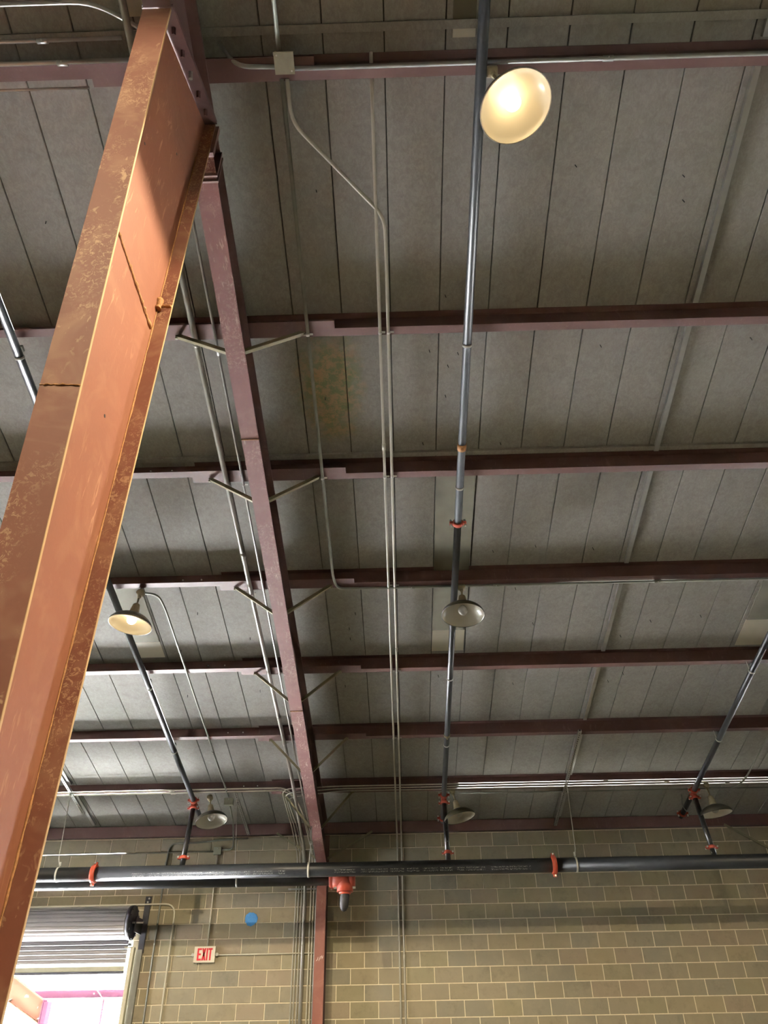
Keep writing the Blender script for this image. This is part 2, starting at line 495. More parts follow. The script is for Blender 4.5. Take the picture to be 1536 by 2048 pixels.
# covered roof lights beside the pipes: dark cover board, pale sheet left bare at the low end
def sky_panel(x0, x1, ya, yc, yb, name):
    mb = MB(); mb.prism([roofpt(x0, ya, 0.0), roofpt(x1, ya, 0.0), roofpt(x1, yc, 0.0), roofpt(x0, yc, 0.0)], ND * 0.001, ND * 0.014)
    o = mb.build('skylight_cover', 'skylight_cover', ceil); o['label'] = 'dark board covering ' + name
    mb = MB(); mb.prism([roofpt(x0, yc + 0.004, 0.0), roofpt(x1, yc + 0.004, 0.0), roofpt(x1, yb, 0.0), roofpt(x0, yb, 0.0)], ND * 0.001, ND * 0.006)
    o = mb.build('skylight_sheet', 'skylight_sheet', ceil); o['label'] = 'pale bare sheet at the low end of ' + name
sky_panel(0.43, 0.815, 5.62, 8.01, 8.40, 'the middle roof light')
sky_panel(-3.22, -2.85, 7.10, 8.10, 8.40, 'the left roof light')
sky_panel(4.13, 4.52, 7.12, 7.95, 8.42, 'the right roof light')
sky_panel(0.47, 0.62, 1.0, 2.085, 2.14, 'the near roof light')
mb = MB(); mb.prism([roofpt(-1.66, 1.97), roofpt(-1.42, 1.97), roofpt(-1.42, 0.9), roofpt(-1.66, 0.9)], ND * 0.001, ND * 0.006)
o = mb.build('skylight_sheet', 'skylight_sheet', ceil); o['label'] = 'pale roof light sheet behind the column top'
# screw tips poking through the boards
scr = [(395, 1225), (362, 1300), (710, 1225), (698, 1255), (520, 1380), (690, 1370), (985, 1100), (1070, 1090), (1030, 1175), (1065, 1245), (1240, 1270), (1185, 1095), (1300, 1150), (1215, 1360), (1245, 1345), (1025, 1365),
       (1150, 330), (1365, 350), (1365, 400), (890, 590), (1200, 690), (1500, 675), (895, 730), (858, 700), (915, 705), (890, 790), (845, 885), (1000, 885), (92, 443), (632, 380), (650, 795), (700, 1275), (876, 1350), (1300, 1240), (1400, 1230), (950, 1240), (375, 1390), (150, 1160), (620, 740), (500, 1275)]
src = None
TT = (PBW + RH + D * T - 1.6)
for (u, v) in scr:
    r = FW + RT * ((u - 768) / FPX) - UP * ((v - 1024) / FPX)
    k = TT / (r.z + r.y * T); p = CAM + r * k
    if src is None:
        mb = MB(); mb.tube([(0, 0, 0.004), (0.006, -0.003, -0.035)], 0.0035, 5); src = mb.build('screw_tip', 'dark_steel', ceil); src.location = p
    else: copy_child(src, ceil, p)

# ---- unseen side walls; small opening in the left one added to brighten the left bay
for nm, xa, xb in (('wall_left', XL - 0.2, XL), ('wall_right', XR, XR + 0.2)):
    poly = [Vector((xa, D + 0.2, 3.4)), Vector((xa, YB, 3.4)), Vector((xa, YB, zrf(YB) + 0.05)), Vector((xa, D + 0.2, zrf(D + 0.2) + 0.05))]
    mb = MB(); mb.prism(poly, (0, 0, 0), (0.2, 0, 0))
    if nm == 'wall_left':
        mb.box(xa, xb, YB, 7.8, 0, 3.4); mb.box(xa, xb, 9.0, D + 0.2, 0, 3.4); mb.box(xa, xb, 7.8, 9.0, 2.1, 3.4)
    else: mb.box(xa, xb, YB, D + 0.2, 0, 3.4)
    tag(mb.build(nm, 'plain_wall'), kind='structure')
tag(MB().box(XL - 0.2, XR + 0.2, YB - 0.2, YB, 0, zrf(YB) + 0.05).build('wall_front', 'plain_wall'), kind='structure')

# ---- eave member on top of the wall
mb = MB()
prof = [(D - 0.075, zpb(D) + 0.005), (D + 0.1, zpb(D) + 0.005), (D + 0.1, zpb(D) + 0.013), (D - 0.067, zpb(D) + 0.013), (D - 0.067, zpb(D) + 0.160), (D - 0.02, zpb(D) + 0.150), (D - 0.02, zpb(D) + 0.158), (D - 0.075, zpb(D) + 0.172)]
mb.prism([Vector((XL, y, z)) for y, z in prof], (0, 0, 0), (XR - XL, 0, 0))
tag(mb.build('eave_strut', 'red_primer_purlin'), 'dark red steel eave strut lying along the top of the block wall', 'eave strut')

# ================================================================== STEEL FRAME
PUR = [0.75, 2.257, 4.074, 5.546, 7.022, 8.508, 9.952, 11.344]
PDESC = ['above the camera before the first lamp', 'behind the big lit lamp', 'first below the lit lamp', 'just below the board joint line', 'carrying the unlit lamp and its conduit', 'second below the unlit lamp row', 'last one before the conduit bundle', 'above the conduit bundle beside the eave']
def loc_roof(x, y, v, n):     # point given along-slope offset v and depth n below the roof
    return Vector((x, y, zrf(y))) + VD * v + ND * n
NB = RH * CS
for y0, ds in zip(PUR, PDESC):
    # right bay : bottom flange points down-slope
    def zsec(sg):
        t_ = 0.005
        return [(-0.0, 0.0), (-sg * 0.055, 0.0), (-sg * 0.055, t_), (-sg * t_, t_), (-sg * t_, NB), (sg * 0.065, NB), (sg * 0.065, NB - 0.018), (sg * 0.061, NB - 0.018), (sg * 0.061, NB - t_), (0.0, NB - t_)]
    for bay, sg, xa, xb in (('right', 1, -1.91, XR), ('left', -1, XL, -0.44)):
        yy = y0 + (0.004 if sg > 0 else -0.004)
        root = thing('roof_purlin', ((xa + xb) / 2, y0, zpb(y0)), 'dark red roof purlin, %s bay, %s' % (bay, ds), 'purlin', 'purlins of the %s bay' % bay)
        mb = MB(); mb.prism([loc_roof(xa, yy, v, n) for v, n in zsec(sg)], (0, 0, 0), (xb - xa, 0, 0))
        mb.build('purlin_section', 'red_primer_purlin', root)
        if sg < 0 and y0 > 1:
            for bx in (-2.325, -2.12):
                mb = MB(); p = loc_roof(bx, yy, -0.004, 0.075)
                mb.lathe([(0, 0.010), (0.008, 0.010), (0.010, 0)], p, -VD, 6, False); mb.build('bolt', 'bolt_steel', root)

def frame_parts(xf, near):
    sfx = 'nearer' if near else 'right hand'
    # ---- tapered rafter between the column and the block wall
    def zb(y): return 6.43 - 0.2538 * (y - 2.75) if y < 8.6 else 6.43 - 0.2538 * 5.85 - 0.275 * (y - 8.6)
    ys = [2.56, 4.8, 8.6, 12.38]
    lab = 'mauve red tapered steel rafter with scratched underside, from foreground column to block wall' if near else 'red steel rafter of the next frame beyond the right edge'
    r = thing('steel_rafter', (xf, 7.4, zb(7.4)), lab, 'rafter')
    for i in range(3):
        a, b = ys[i] + (0.006 if i else 0), ys[i + 1] - 0.002
        mb = MB(); mb.prism([Vector((xf - FB, a, zb(a))), Vector((xf - FB, b, zb(b))), Vector((xf - FB, b, zb(b) + 0.012)), Vector((xf - FB, a, zb(a) + 0.012))], (0, 0, 0), (2 * FB, 0, 0))
        o = mb.build('bottom_flange', 'red_primer_scratched', r)
        mb = MB(); mb.prism([Vector((xf - 0.004, a, zb(a) + 0.012)), Vector((xf - 0.004, b, zb(b) + 0.012)), Vector((xf - 0.004, b, zpb(b) - 0.014)), Vector((xf - 0.004, a, zpb(a) - 0.014))], (0, 0, 0), (0.008, 0, 0))
        mb.build('web', 'red_primer_purlin', r)
        if i:
            mb = MB(); mb.tube([(xf - FB, a - 0.004, zb(a)), (xf + FB, a - 0.004, zb(a))], 0.006, 6); mb.build('weld_seam', 'weld_bead', r)
    a, b = ys[0], ys[-1]
    mb = MB(); mb.prism([Vector((xf - FB, a, zpb(a) - 0.014)), Vector((xf - FB, b, zpb(b) - 0.014)), Vector((xf - FB, b, zpb(b) - 0.002)), Vector((xf - FB, a, zpb(a) - 0.002))], (0, 0, 0), (2 * FB, 0, 0))
    mb.build('top_flange', 'red_primer_purlin', r)
    # splice plates near the column
    for k in range(2):
        yy = 2.70 + 0.035 * k
        mb = MB(); mb.prism([Vector((xf - FB - 0.012, yy, zb(yy) - 0.03)), Vector((xf + FB + 0.012, yy, zb(yy) - 0.03)), Vector((xf + FB + 0.012, yy, zpb(yy) - 0.004)), Vector((xf - FB - 0.012, yy, zpb(yy) - 0.004))], (0, 0, 0), (0, 0.014, 0))
        mb.build('splice_plate', 'red_primer_purlin', r)
    # ---- wall column
    c = thing('steel_column', (xf, 12.5, 0), 'narrow mauve red steel column standing against the block wall' if near else 'red steel wall column beyond the right edge', 'column')
    yf = 12.372
    ztop = zpb(12.5) - 0.05
    MB().box(xf - 0.073, xf + 0.073, yf, yf + 0.01, 0, zb(yf)).build('front_flange', 'red_primer_scratched' if not near else 'red_primer', c)
    MB().box(xf - 0.004, xf + 0.004, yf + 0.01, D - 0.012, 0, ztop).build('web', 'red_primer_purlin', c)
    MB().box(xf - 0.073, xf + 0.073, D - 0.012, D - 0.002, 0, ztop).build('rear_flange', 'red_primer_purlin', c)
    if near:
        zc = 2.725
        for k, (u0, v0, u1, v1) in enumerate(((-1.262, 2.700, -1.245, 2.715), (-1.245, 2.715, -1.236, 2.745), (-1.225, 2.70, -1.205, 2.755), (-1.20, 2.72, -1.185, 2.765), (-1.195, 2.75, -1.165, 2.74), (-1.178, 2.722, -1.166, 2.765))):
            mb = MB(); mb.bar((u0, yf - 0.0006, v0), (u1, yf - 0.0006, v1), 0.006, 0.001, (0, 1, 0)); mb.build('chalk_mark', 'chalk', c)
    return zb
zb = frame_parts(XF, True)
frame_parts(XF + BAY, False)

# ---- the big tapered column in the foreground
def yfr(z): return 2.052 - 0.1088 * (z - 2.39)
ZK = 6.22
col = thing('steel_column', (XF, 2.4, 0), 'large orange red tapered steel column rising through the left foreground', 'column')
mb = MB()
def fl_pts(x): return [Vector((x, yfr(0), 0)), Vector((x, yfr(0) + 0.012, 0)), Vector((x, yfr(ZK) + 0.012, ZK)), Vector((x, yfr(ZK), ZK))]
mb.prism(fl_pts(XF - FB), (0, 0, 0), (2 * FB, 0, 0)); mb.build('front_flange', 'red_primer_flange', col)
# paler strip along the edge of the front flange
mb = MB(); mb.prism([p + Vector((0, 0, 0)) for p in fl_pts(XF + FB)], (0.0003, 0, 0), (0.0025, 0, 0)); mb.build('flange_edge', 'red_primer_edge', col)
YR = 2.515
RTOP = zpb(YR) - 0.03
MB().box(XF - FB, XF + FB, YR, YR + 0.012, 0, RTOP).build('rear_flange', 'red_primer_flange', col)
MB().box(XF + FB + 0.0003, XF + FB + 0.0022, YR, YR + 0.012, 0, RTOP - 0.3).build('flange_edge', 'red_primer_edge', col)
mb = MB()
kd = [Vector((XF - 0.004, yfr(0) + 0.012, 0)), Vector((XF - 0.004, YR, 0)), Vector((XF - 0.004, YR, RTOP)), Vector((XF - 0.004, yfr(ZK) + 0.012, ZK))]
mb.prism(kd, (0, 0, 0), (0.008, 0, 0)); mb.build('web', 'red_primer_web', col)
# weld seams
def jitter_line(p, q, n, amp):
    p = Vector(p); q = Vector(q)
    return [p.lerp(q, i / n) + Vector((0, random.uniform(-amp, amp), random.uniform(-amp, amp))) for i in range(n + 1)]
mb = MB(); mb.tube(jitter_line((XF + 0.005, 1.955, 4.63), (XF + 0.005, 2.49, 4.607), 40, 0.003), 0.0105, 6, True, 0.4); mb.build('weld_seam', 'weld_bead', col)
mb = MB(); mb.tube(jitter_line((XF + 0.008, YR - 0.004, 4.81), (XF + FB, YR - 0.003, 4.81), 8, 0.002), 0.008, 6, True, 0.3); mb.build('weld_seam', 'weld_bead', col)
mb = MB(); mb.tube(jitter_line((XF + 0.010, YR - 0.012, 4.775), (XF + 0.010, YR - 0.012, 4.845), 6, 0.004), 0.019, 7, True, 0.3); mb.build('weld_lump', 'weld_bead', col)
mb = MB(); mb.tube(jitter_line((XF - FB, yfr(3.62) - 0.001, 3.62), (XF + FB, yfr(3.62) - 0.001, 3.612), 14, 0.002), 0.004, 5, True, 0.4); mb.build('weld_seam', 'weld_bead', col)
mb = MB(); mb.tube(jitter_line((XF + 0.006, YR - 0.005, 0.3), (XF + 0.006, YR - 0.005, 6.3), 120, 0.001), 0.0045, 5, True, 0.5); mb.build('fillet_weld', 'weld_bead', col)
for (y, z) in ((2.288, 3.809), (1.928, 5.359), (2.264, 5.883)):
    mb = MB(); mb.lathe([(0, 0.0012), (0.008, 0.0012), (0.008, 0)], (XF + 0.004, y, z), (1, 0, 0), 8, False); mb.build('bolt_hole', 'dark_steel', col)
# ---- knee and the deep main rafter going up over the camera
mr = thing('main_rafter', (XF, 0.0, 6.6), 'deep dark steel main rafter meeting the foreground column at its knee', 'rafter')
def zmr(y): return ZK + 0.02 + (yfr(ZK) - y) * 0.30
ye = -7.6
y_in, z_in = yfr(ZK), ZK + 0.02
y_out, z_out = YR + 0.006, RTOP + 0.012
mb = MB(); mb.prism([Vector((XF - FB, y_in, z_in)), Vector((XF - FB, ye, zmr(ye))), Vector((XF - FB, ye, zmr(ye) + 0.014)), Vector((XF - FB, y_in + 0.004, z_in + 0.014))], (0, 0, 0), (2 * FB, 0, 0)); mb.build('bottom_flange', 'red_primer_purlin', mr)
mb = MB(); mb.prism([Vector((XF - 0.004, y_in, z_in + 0.014)), Vector((XF - 0.004, y_out, z_out)), Vector((XF - 0.004, y_out, zpb(y_out) - 0.014)), Vector((XF - 0.004, ye, zpb(ye) - 0.014)), Vector((XF - 0.004, ye, zmr(ye) + 0.014))], (0, 0, 0), (0.008, 0, 0)); mb.build('web', 'red_primer_purlin', mr)
mb = MB(); mb.prism([Vector((XF - FB, ye, zpb(ye) - 0.014)), Vector((XF - FB, y_out, zpb(y_out) - 0.014)), Vector((XF - FB, y_out, zpb(y_out) - 0.002)), Vector((XF - FB, ye, zpb(ye) - 0.002))], (0, 0, 0), (2 * FB, 0, 0)); mb.build('top_flange', 'red_primer_purlin', mr)
for k in range(2):      # pair of bolted knee plates on the diagonal
    q = Vector((0, (z_out - z_in), -(y_out - y_in))).normalized() * (0.016 * (k - 1))
    mb = MB(); mb.prism([Vector((XF - FB - 0.01, y_in, z_in)) + q, Vector((XF - FB - 0.01, y_out, z_out)) + q, Vector((XF - FB - 0.01, y_out, z_out)) + q * 0 + Vector((0, 0, 0.012)) + q, Vector((XF - FB - 0.01, y_in, z_in + 0.012)) + q], (0, 0, 0), (2 * FB + 0.02, 0, 0)); mb.build('knee_plate', 'red_primer_purlin', mr)
for k in range(5):
    f = 0.15 + 0.175 * k
    p = Vector((XF + 0.045, y_in + (y_out - y_in) * f, z_in + (z_out - z_in) * f))
    nn = Vector((0, (z_out - z_in), -(y_out - y_in))).normalized()
    mb = MB(); mb.lathe([(0, 0.045), (0.014, 0.045), (0.014, -0.02), (0, -0.02)], p, nn, 6, False); mb.build('bolt', 'bolt_steel' if k == 2 else 'red_primer_purlin', mr)
# rear end plate joining the low rafter to the knee
MB().box(XF - 0.1, XF + 0.1, YR + 0.013, YR + 0.029, zb(2.53) - 0.10, RTOP - 0.002).build('end_plate', 'red_primer_purlin', mr)
MB().box(XF - 0.1, XF + 0.1, YR + 0.030, YR + 0.044, zb(2.53) - 0.10, RTOP - 0.002).build('end_plate', 'red_primer_purlin', mr)

# ---- flange braces: thin angles from the rafter's lower flange up to the purlins
ordn = ['by the first purlin below the lit lamp', 'by the board joint purlin', 'by the unlit lamp purlin', 'by the second purlin below the unlit lamp', 'by the last purlin before the bundle', 'by the conduit bundle purlin']
for (y0, ds) in zip(PUR[2:], ordn):
    for sg in (-1, 1):
        run = 0.53
        p = Vector((XF + sg * run, y0, zpb(y0) - 0.004)); q = Vector((XF + sg * 0.074, y0 - 0.06, zb(y0 - 0.06) + 0.014))
        rt_ = thing('flange_brace', q, 'thin angle brace %s of the rafter, %s' % ('left' if sg < 0 else 'right', ds), 'brace', 'flange braces along the near rafter')
        mb = MB(); d = (q - p).normalized()
        mb.bar(p, q, 0.032, 0.004, (0, 0, 1)); mb.build('angle_leg', 'brace_steel', rt_)
        side = Vector((0, 1, 0))
        mb = MB(); mb.bar(p + Vector((0, -0.016, 0.016)), q + Vector((0, -0.016, 0.016)), 0.004, 0.03, (0, 0, 1)); mb.build('angle_leg', 'brace_steel', rt_)
        mb = MB(); mb.lathe([(0, 0.014), (0.011, 0.014), (0.011, -0.004)], p + Vector((0, 0, -0.006)), (0, 0, -1), 6, False); mb.build('bolt', 'brace_steel', rt_)
for nm, p, q in (('left of the wall column', (-1.98, 12.57, 4.46), (-1.30, 12.36, 4.03)), ('right of the wall column', (-0.46, 12.57, 4.46), (-1.14, 12.36, 4.03)), ('at the right edge of the picture', (5.10, 12.56, 4.46), (6.17, 12.36, 3.72))):
    rt_ = thing('eave_brace', Vector(q), 'angle brace between eave and wall column, ' + nm, 'brace', 'braces under the eave')
    mb = MB(); mb.bar(p, q, 0.032, 0.004); mb.build('angle_leg', 'brace_steel', rt_)
    mb = MB(); mb.bar(Vector(p) + Vector((0, -0.016, 0.016)), Vector(q) + Vector((0, -0.016, 0.016)), 0.004, 0.03); mb.build('angle_leg', 'brace_steel', rt_)

# ---- galvanized channels pressed against the roof boards, midway in each bay
for nm, xc in (('right', 2.525), ('left', -4.92)):
    rt_ = thing('roof_channel', (xc, 6, zrf(6)), 'galvanized metal channel running up the roof boards in the %s bay' % nm, 'channel', 'mid-bay roof channels')
    pts = [-1.5] + PUR[1:] + [D - 0.1]
    for a, b in zip(pts[:-1], pts[1:]):
        if b - a < 0.2: continue
        a += 0.075; b -= 0.07
        mb = MB()
        for s0, s1, n0, n1 in ((-0.022, 0.022, 0.034, 0.038), (-0.022, -0.018, 0.002, 0.034), (0.018, 0.022, 0.002, 0.034), (0.022, 0.034, 0.002, 0.005)):
            mb.prism([roofpt(xc + s0, a, n0), roofpt(xc + s1, a, n0), roofpt(xc + s1, a, n1), roofpt(xc + s0, a, n1)], (0, 0, 0), roofpt(xc, b) - roofpt(xc, a))
        mb.build('channel_length', 'galvanized', rt_)
# ---- slotted strut channels under the purlins
def slotted(xc, ya, yb, label, tilt=0.0):
    rt_ = thing('slotted_strut', (xc, ya, zpb(ya)), label, 'strut')
    def P(y, s, n): return Vector((xc + s + tilt * (y - ya), y, zpb(y))) + ND * (n + 0.004)
    h = 0.034
    mb = MB()
    L = P(yb, 0, 0) - P(ya, 0, 0)
    for s0, s1, n0, n1 in ((-0.021, -0.018, 0, h), (0.018, 0.021, 0, h), (-0.021, -0.007, h - 0.003, h), (0.007, 0.021, h - 0.003, h)):
        mb.prism([P(ya, s0, n0), P(ya, s1, n0), P(ya, s1, n1), P(ya, s0, n1)], (0, 0, 0), L)
    n = int((yb - ya) / 0.05)
    for i in range(n + 1):
        y = ya + (yb - ya) * i / n
        y2 = min(y + 0.02, yb)
        mb.prism([P(y, -0.0075, h - 0.003), P(y, 0.0075, h - 0.003), P(y, 0.0075, h), P(y, -0.0075, h)], (0, 0, 0), P(y2, 0, 0) - P(y, 0, 0))
    mb.build('strut_section', 'galvanized', rt_)
    mb = MB(); mb.prism([P(ya, -0.017, 0), P(ya, 0.017, 0), P(ya, 0.017, 0.003), P(ya, -0.017, 0.003)], (0, 0, 0), L); mb.build('strut_back', 'dark_steel', rt_)
slotted(2.43, 9.86, 12.45, 'slotted galvanized strut under the purlins by the right hanger rod')
slotted(-4.84, 10.35, 11.80, 'slotted galvanized strut behind the foreground column')
slotted(-2.43, 11.25, 12.55, 'short slotted galvanized strut right of the left wall lamp')

# ================================================================== SPRINKLER PIPES
def coupling(root, p, axis, r, wd=0.05, bdir=(1, 0, 0)):
    p = Vector(p); ax = Vector(axis).normalized(); bd = Vector(bdir); bd = (bd - ax * bd.dot(ax)).normalized()
    mb = MB(); R = r * 1.22 + 0.008
    h = wd / 2
    mb.lathe([(r, -h), (R - 0.006, -h), (R, -h + 0.006), (R, -h * 0.35), (R + 0.004, 0), (R, h * 0.35), (R, h - 0.006), (R - 0.006, h), (r, h)], p, ax, 20)
    up_ = ax.cross(bd)
    for sg in (-1, 1):
        q = p + bd * sg * (R + 0.012)
        mb.bar(q - ax * h * 0.75, q + ax * h * 0.75, 0.036, 0.03, up_)
    o = mb.build('coupling', 'red_paint', root)
    for sg in (-1, 1):
        q = p + bd * sg * (R + 0.017)
        mb = MB(); mb.tube([q - up_ * 0.034, q + up_ * 0.034], 0.007, 6)
        mb.lathe([(0, 0.044), (0.012, 0.044), (0.012, 0.03), (0, 0.03)], q, up_, 6, False); mb.lathe([(0, 0.044), (0.012, 0.044), (0.012, 0.03), (0, 0.03)], q, -up_, 6, False)
        b = mb.build('coupling_bolt', 'bolt_steel', o)
    return o
RB = 0.0365
BH_ = -0.075           # pipe axis below the purlin plane
MY, MZ, MR = 11.165, 3.672, 0.091
def bz(y): return zpb(y) + BH_
branches = [(0.643, 'long black sprinkler branch pipe running up the roof past the unlit lamp', -2.0), (-3.062, 'black sprinkler branch pipe on the left, passing behind the foreground column', -2.0), (4.315, 'black sprinkler branch pipe slanting down at the right edge', -2.0)]
HANG = {0: [4.16, 5.64, 8.58, 10.03], 1: [4.16, 8.64, 10.05], 2: [8.57, 10.04]}
WHERE = ['middle', 'left', 'right']
for bi, (xb, lab, y0) in enumerate(branches):
    rt_ = thing('sprinkler_branch', (xb, 8.0, bz(8.0)), lab, 'pipe', 'sprinkler branch pipes')
    yt = 11.42
    pa = [(xb, y, bz(y)) for y in (y0, 6.05, )]
    mb = MB(); mb.tube([(xb, y0, bz(y0)), (xb, 6.09, bz(6.09))], RB, 14); mb.build('pipe_run', 'pipe_black', rt_)
    mb = MB(); mb.tube([(xb, 6.09, bz(6.09)), (xb, 12.15, bz(12.15))], RB, 14); mb.build('pipe_run', 'pipe_black', rt_)
    ax = VD
    coupling(rt_, (xb, 6.09, bz(6.09)), ax, RB, 0.046)
    # tee with two couplings, then the drop at right angles to the roof
    tp = Vector((xb, yt, bz(yt)))
    mb = MB(); mb.tube([tp - VD * 0.055, tp + VD * 0.055], RB + 0.007, 14); mb.tube([tp, tp + ND * 0.085], RB + 0.006, 14); mb.build('tee', 'red_paint', rt_)
    coupling(rt_, tp - VD * 0.062, VD, RB, 0.042)
    coupling(rt_, tp + ND * 0.085, ND, RB, 0.042)
    k = (tp.z - (MZ + MR * 0.8)) / CS
    mb = MB(); mb.tube([tp + ND * 0.05, tp + ND * k], RB, 14); mb.build('drop_pipe', 'drop_black', rt_)
    coupling(rt_, tp + ND * (k - 0.13), ND, RB, 0.045)
    coupling(rt_, (xb, 12.05, bz(12.05)), VD, RB, 0.04)
    # hanger rings
    for y in HANG[bi]:
        pass
# hangers as their own things
hn = {4.16: 'the purlin first below the lit lamp', 5.64: 'the board joint purlin', 8.58: 'the second purlin below the unlit lamp', 10.03: 'the last purlin before the bundle', 8.64: 'the purlin below the left lit lamp', 10.05: 'the last purlin before the bundle', 8.57: 'the purlin at the right edge', 10.04: 'the last purlin before the bundle'}
for bi, ys in HANG.items():
    xb = branches[bi][0]
    for y in ys:
        p = Vector((xb, y, bz(y)))
        h = thing('pipe_hanger', p, 'pale loop hanger on the %s branch pipe at %s' % (WHERE[bi], hn[y]), 'hanger', 'hangers of the branch pipes')
        mb = MB(); mb.lathe([(RB + 0.0005, -0.011), (RB + 0.004, -0.011), (RB + 0.004, 0.011), (RB + 0.0005, 0.011), (RB + 0.0005, -0.011)], p, VD, 20); mb.build('loop', 'ring_white', h)
        mb = MB(); mb.tube([p - ND * RB, p - ND * (RB + 0.06) + VD * -0.02], 0.006, 6); mb.build('rod', 'galvanized_dull', h)
        mb = MB(); q = p - ND * (RB + 0.045) - VD * 0.03; mb.bar(q - VD * 0.03, q + VD * 0.02, 0.03, 0.03, ND); mb.build('clamp', 'galvanized_dull', h)
        if bi == 2:
            mb = MB(); mb.tube([p + Vector((-0.03, 0, 0.02)), p + Vector((-0.075, -0.08, 0.10))], 0.004, 5); mb.build('tie_wire', 'ring_white', h)
# rusty clamp part-way along the middle branch
p = Vector((0.643, 5.17, bz(5.17)))
h = thing('pipe_clamp', p, 'rusty brown clamp around the middle branch pipe at the board joint line', 'clamp')
mb = MB(); mb.lathe([(RB + 0.0005, -0.035), (RB + 0.005, -0.035), (RB + 0.006, 0), (RB + 0.004, 0.035), (RB + 0.0005, 0.035)], p, VD, 16); mb.build('band', 'weld_bead', h)
mb = MB(); mb.lathe([(0, 0.022), (0.012, 0.022), (0.016, 0)], p + ND * RB, ND, 8); mb.build('plug', 'weld_bead', h)
p = Vector((0.643, 9.80, bz(9.80)))
h = thing('pipe_clamp', p, 'small brown clamp on the middle branch pipe at the last purlin', 'clamp')
mb = MB(); mb.lathe([(RB + 0.0005, -0.02), (RB + 0.006, -0.02), (RB + 0.006, 0.02), (RB + 0.0005, 0.02)], p, VD, 16); mb.build('band', 'lamp_casting', h)
mb = MB(); mb.lathe([(0, 0.03), (0.012, 0.03), (0.014, 0)], p + ND * RB, ND, 8); mb.build('plug', 'lamp_casting', h)
# little wire hook beside the right drop
mb = MB(); mb.tube(fillet([(4.17, 11.5, 4.66), (4.15, 11.52, 4.50), (4.19, 11.52, 4.42), (4.25, 11.52, 4.45)], 0.05), 0.006, 6)
tag(mb.build('wire_hook', 'galvanized_dull'), 'bent wire hook hanging left of the right hand drop pipe', 'hook')

# ---- main pipe along the wall
rt_ = thing('sprinkler_main', (0, MY, MZ), 'thick black sprinkler main with white stencilled print along the block wall', 'pipe')
for a, b in ((XL + 0.3, -4.255), (-4.255, 2.08), (2.08, XR - 0.3)):
    mb = MB(); mb.tube([(a, MY, MZ), (b, MY, MZ)], MR, 28); mb.build('pipe_run', 'pipe_main', rt_)
coupling(rt_, (-4.255, MY, MZ), (1, 0, 0), MR, 0.062, (0, 0, 1)); coupling(rt_, (2.08, MY, MZ), (1, 0, 0), MR, 0.062, (0, 0, 1))
# second pipe below it with the red elbow
SY, SZ, SR = 11.43, 3.602, 0.084
rt_ = thing('sprinkler_feed', (-3, SY, SZ), 'second black pipe under the main, ending in a red elbow', 'pipe')
ex = -0.80
mb = MB(); mb.tube([(XL + 0.3, SY, SZ), (-1.0, SY, SZ)], SR, 24); mb.build('pipe_run', 'pipe_black', rt_)
coupling(rt_, (-0.99, SY, SZ), (1, 0, 0), SR, 0.06, (0, -0.4, 1))
mb = MB(); mb.tube(fillet([(-0.97, SY, SZ), (ex, SY, SZ), (ex, SY, 3.43)], 0.14, 8), SR + 0.03, 20)
mb.lathe([(0, 0.0), (0.085, 0), (0.105, 0.02), (0.11, 0.06), (0.10, 0.09), (0, 0.09)], (ex + 0.05, SY, SZ - 0.01), (1, 0, 0), 18)
mb.build('elbow', 'red_paint', rt_)
for sg in (-1, 1):
    mb = MB(); mb.lathe([(0, 0.02), (0.014, 0.02), (0.014, -0.02), (0, -0.02)], (ex + sg * 0.13, SY - 0.06, 3.475), (sg, 0, 0), 8, False); mb.build('elbow_bolt', 'bolt_steel', rt_)
mb = MB(); mb.lathe([(0.055, 0.02), (0.082, 0.015), (0.085, 0), (0.075, -0.02), (0.055, -0.02)], (ex, SY, 3.42), (0, 0, 1), 18); mb.build('coupling', 'red_paint', rt_)
mb = MB(); mb.lathe([(0.062, 0.06), (0.062, -0.10), (0.058, -0.15), (0.035, -0.20), (0.0, -0.215)], (ex, SY, 3.40), (0.06, 0, 1), 16); mb.build('drain_boot', 'black_rubber', rt_)
# hangers of the main
def rod_hanger(x, y, zt, zc, r, label, xt=None, drop=True):
    h = thing('rod_hanger', (x, y, zc), label, 'hanger', 'rod hangers of the wall pipes')
    mb = MB(); mb.lathe([(r + 0.001, -0.012), (r + 0.005, -0.012), (r + 0.005, 0.012), (r + 0.001, 0.012), (r + 0.001, -0.012)], (x, y, zc), (1, 0, 0), 26); mb.build('loop', 'ring_white', h)
    mb = MB(); mb.tube([(x, y, zc + r), (x if xt is None else (x + xt) / 2, y, zc + r + 0.12), (x if xt is None else xt, y, zt)], 0.006, 6); mb.build('rod', 'ring_white', h)
    mb = MB(); mb.lathe([(0, 0.05), (0.013, 0.05), (0.015, 0.0), (0, 0)], (x, y, zc + r + 0.02), (0, 0, 1), 8); mb.build('swivel', 'ring_white', h)
    mb = MB(); mb.lathe([(0, 0.02), (0.02, 0.02), (0.02, -0.02), (0, -0.02)], (x if xt is None else xt, y, zt - 0.01), (0, 0, 1), 6, False); mb.build('nut', 'ring_white', h)
rod_hanger(-4.76, MY, zpb(MY) - 0.04, MZ, MR, 'rod hanger holding the main at the left, beside the foreground column', -4.84)
rod_hanger(2.385, MY, zpb(MY) - 0.04, MZ, MR, 'rod hanger holding the main at the right, below the slotted strut', 2.43)
rod_hanger(-2.31, SY, zpb(SY) - 0.04, SZ, SR, 'rod hanger holding the second pipe, right of the left wall lamp', -2.425)
h = thing('column_hanger', (-1.285, MY, MZ), 'pale strap hanger carrying the main beside the wall column', 'hanger')
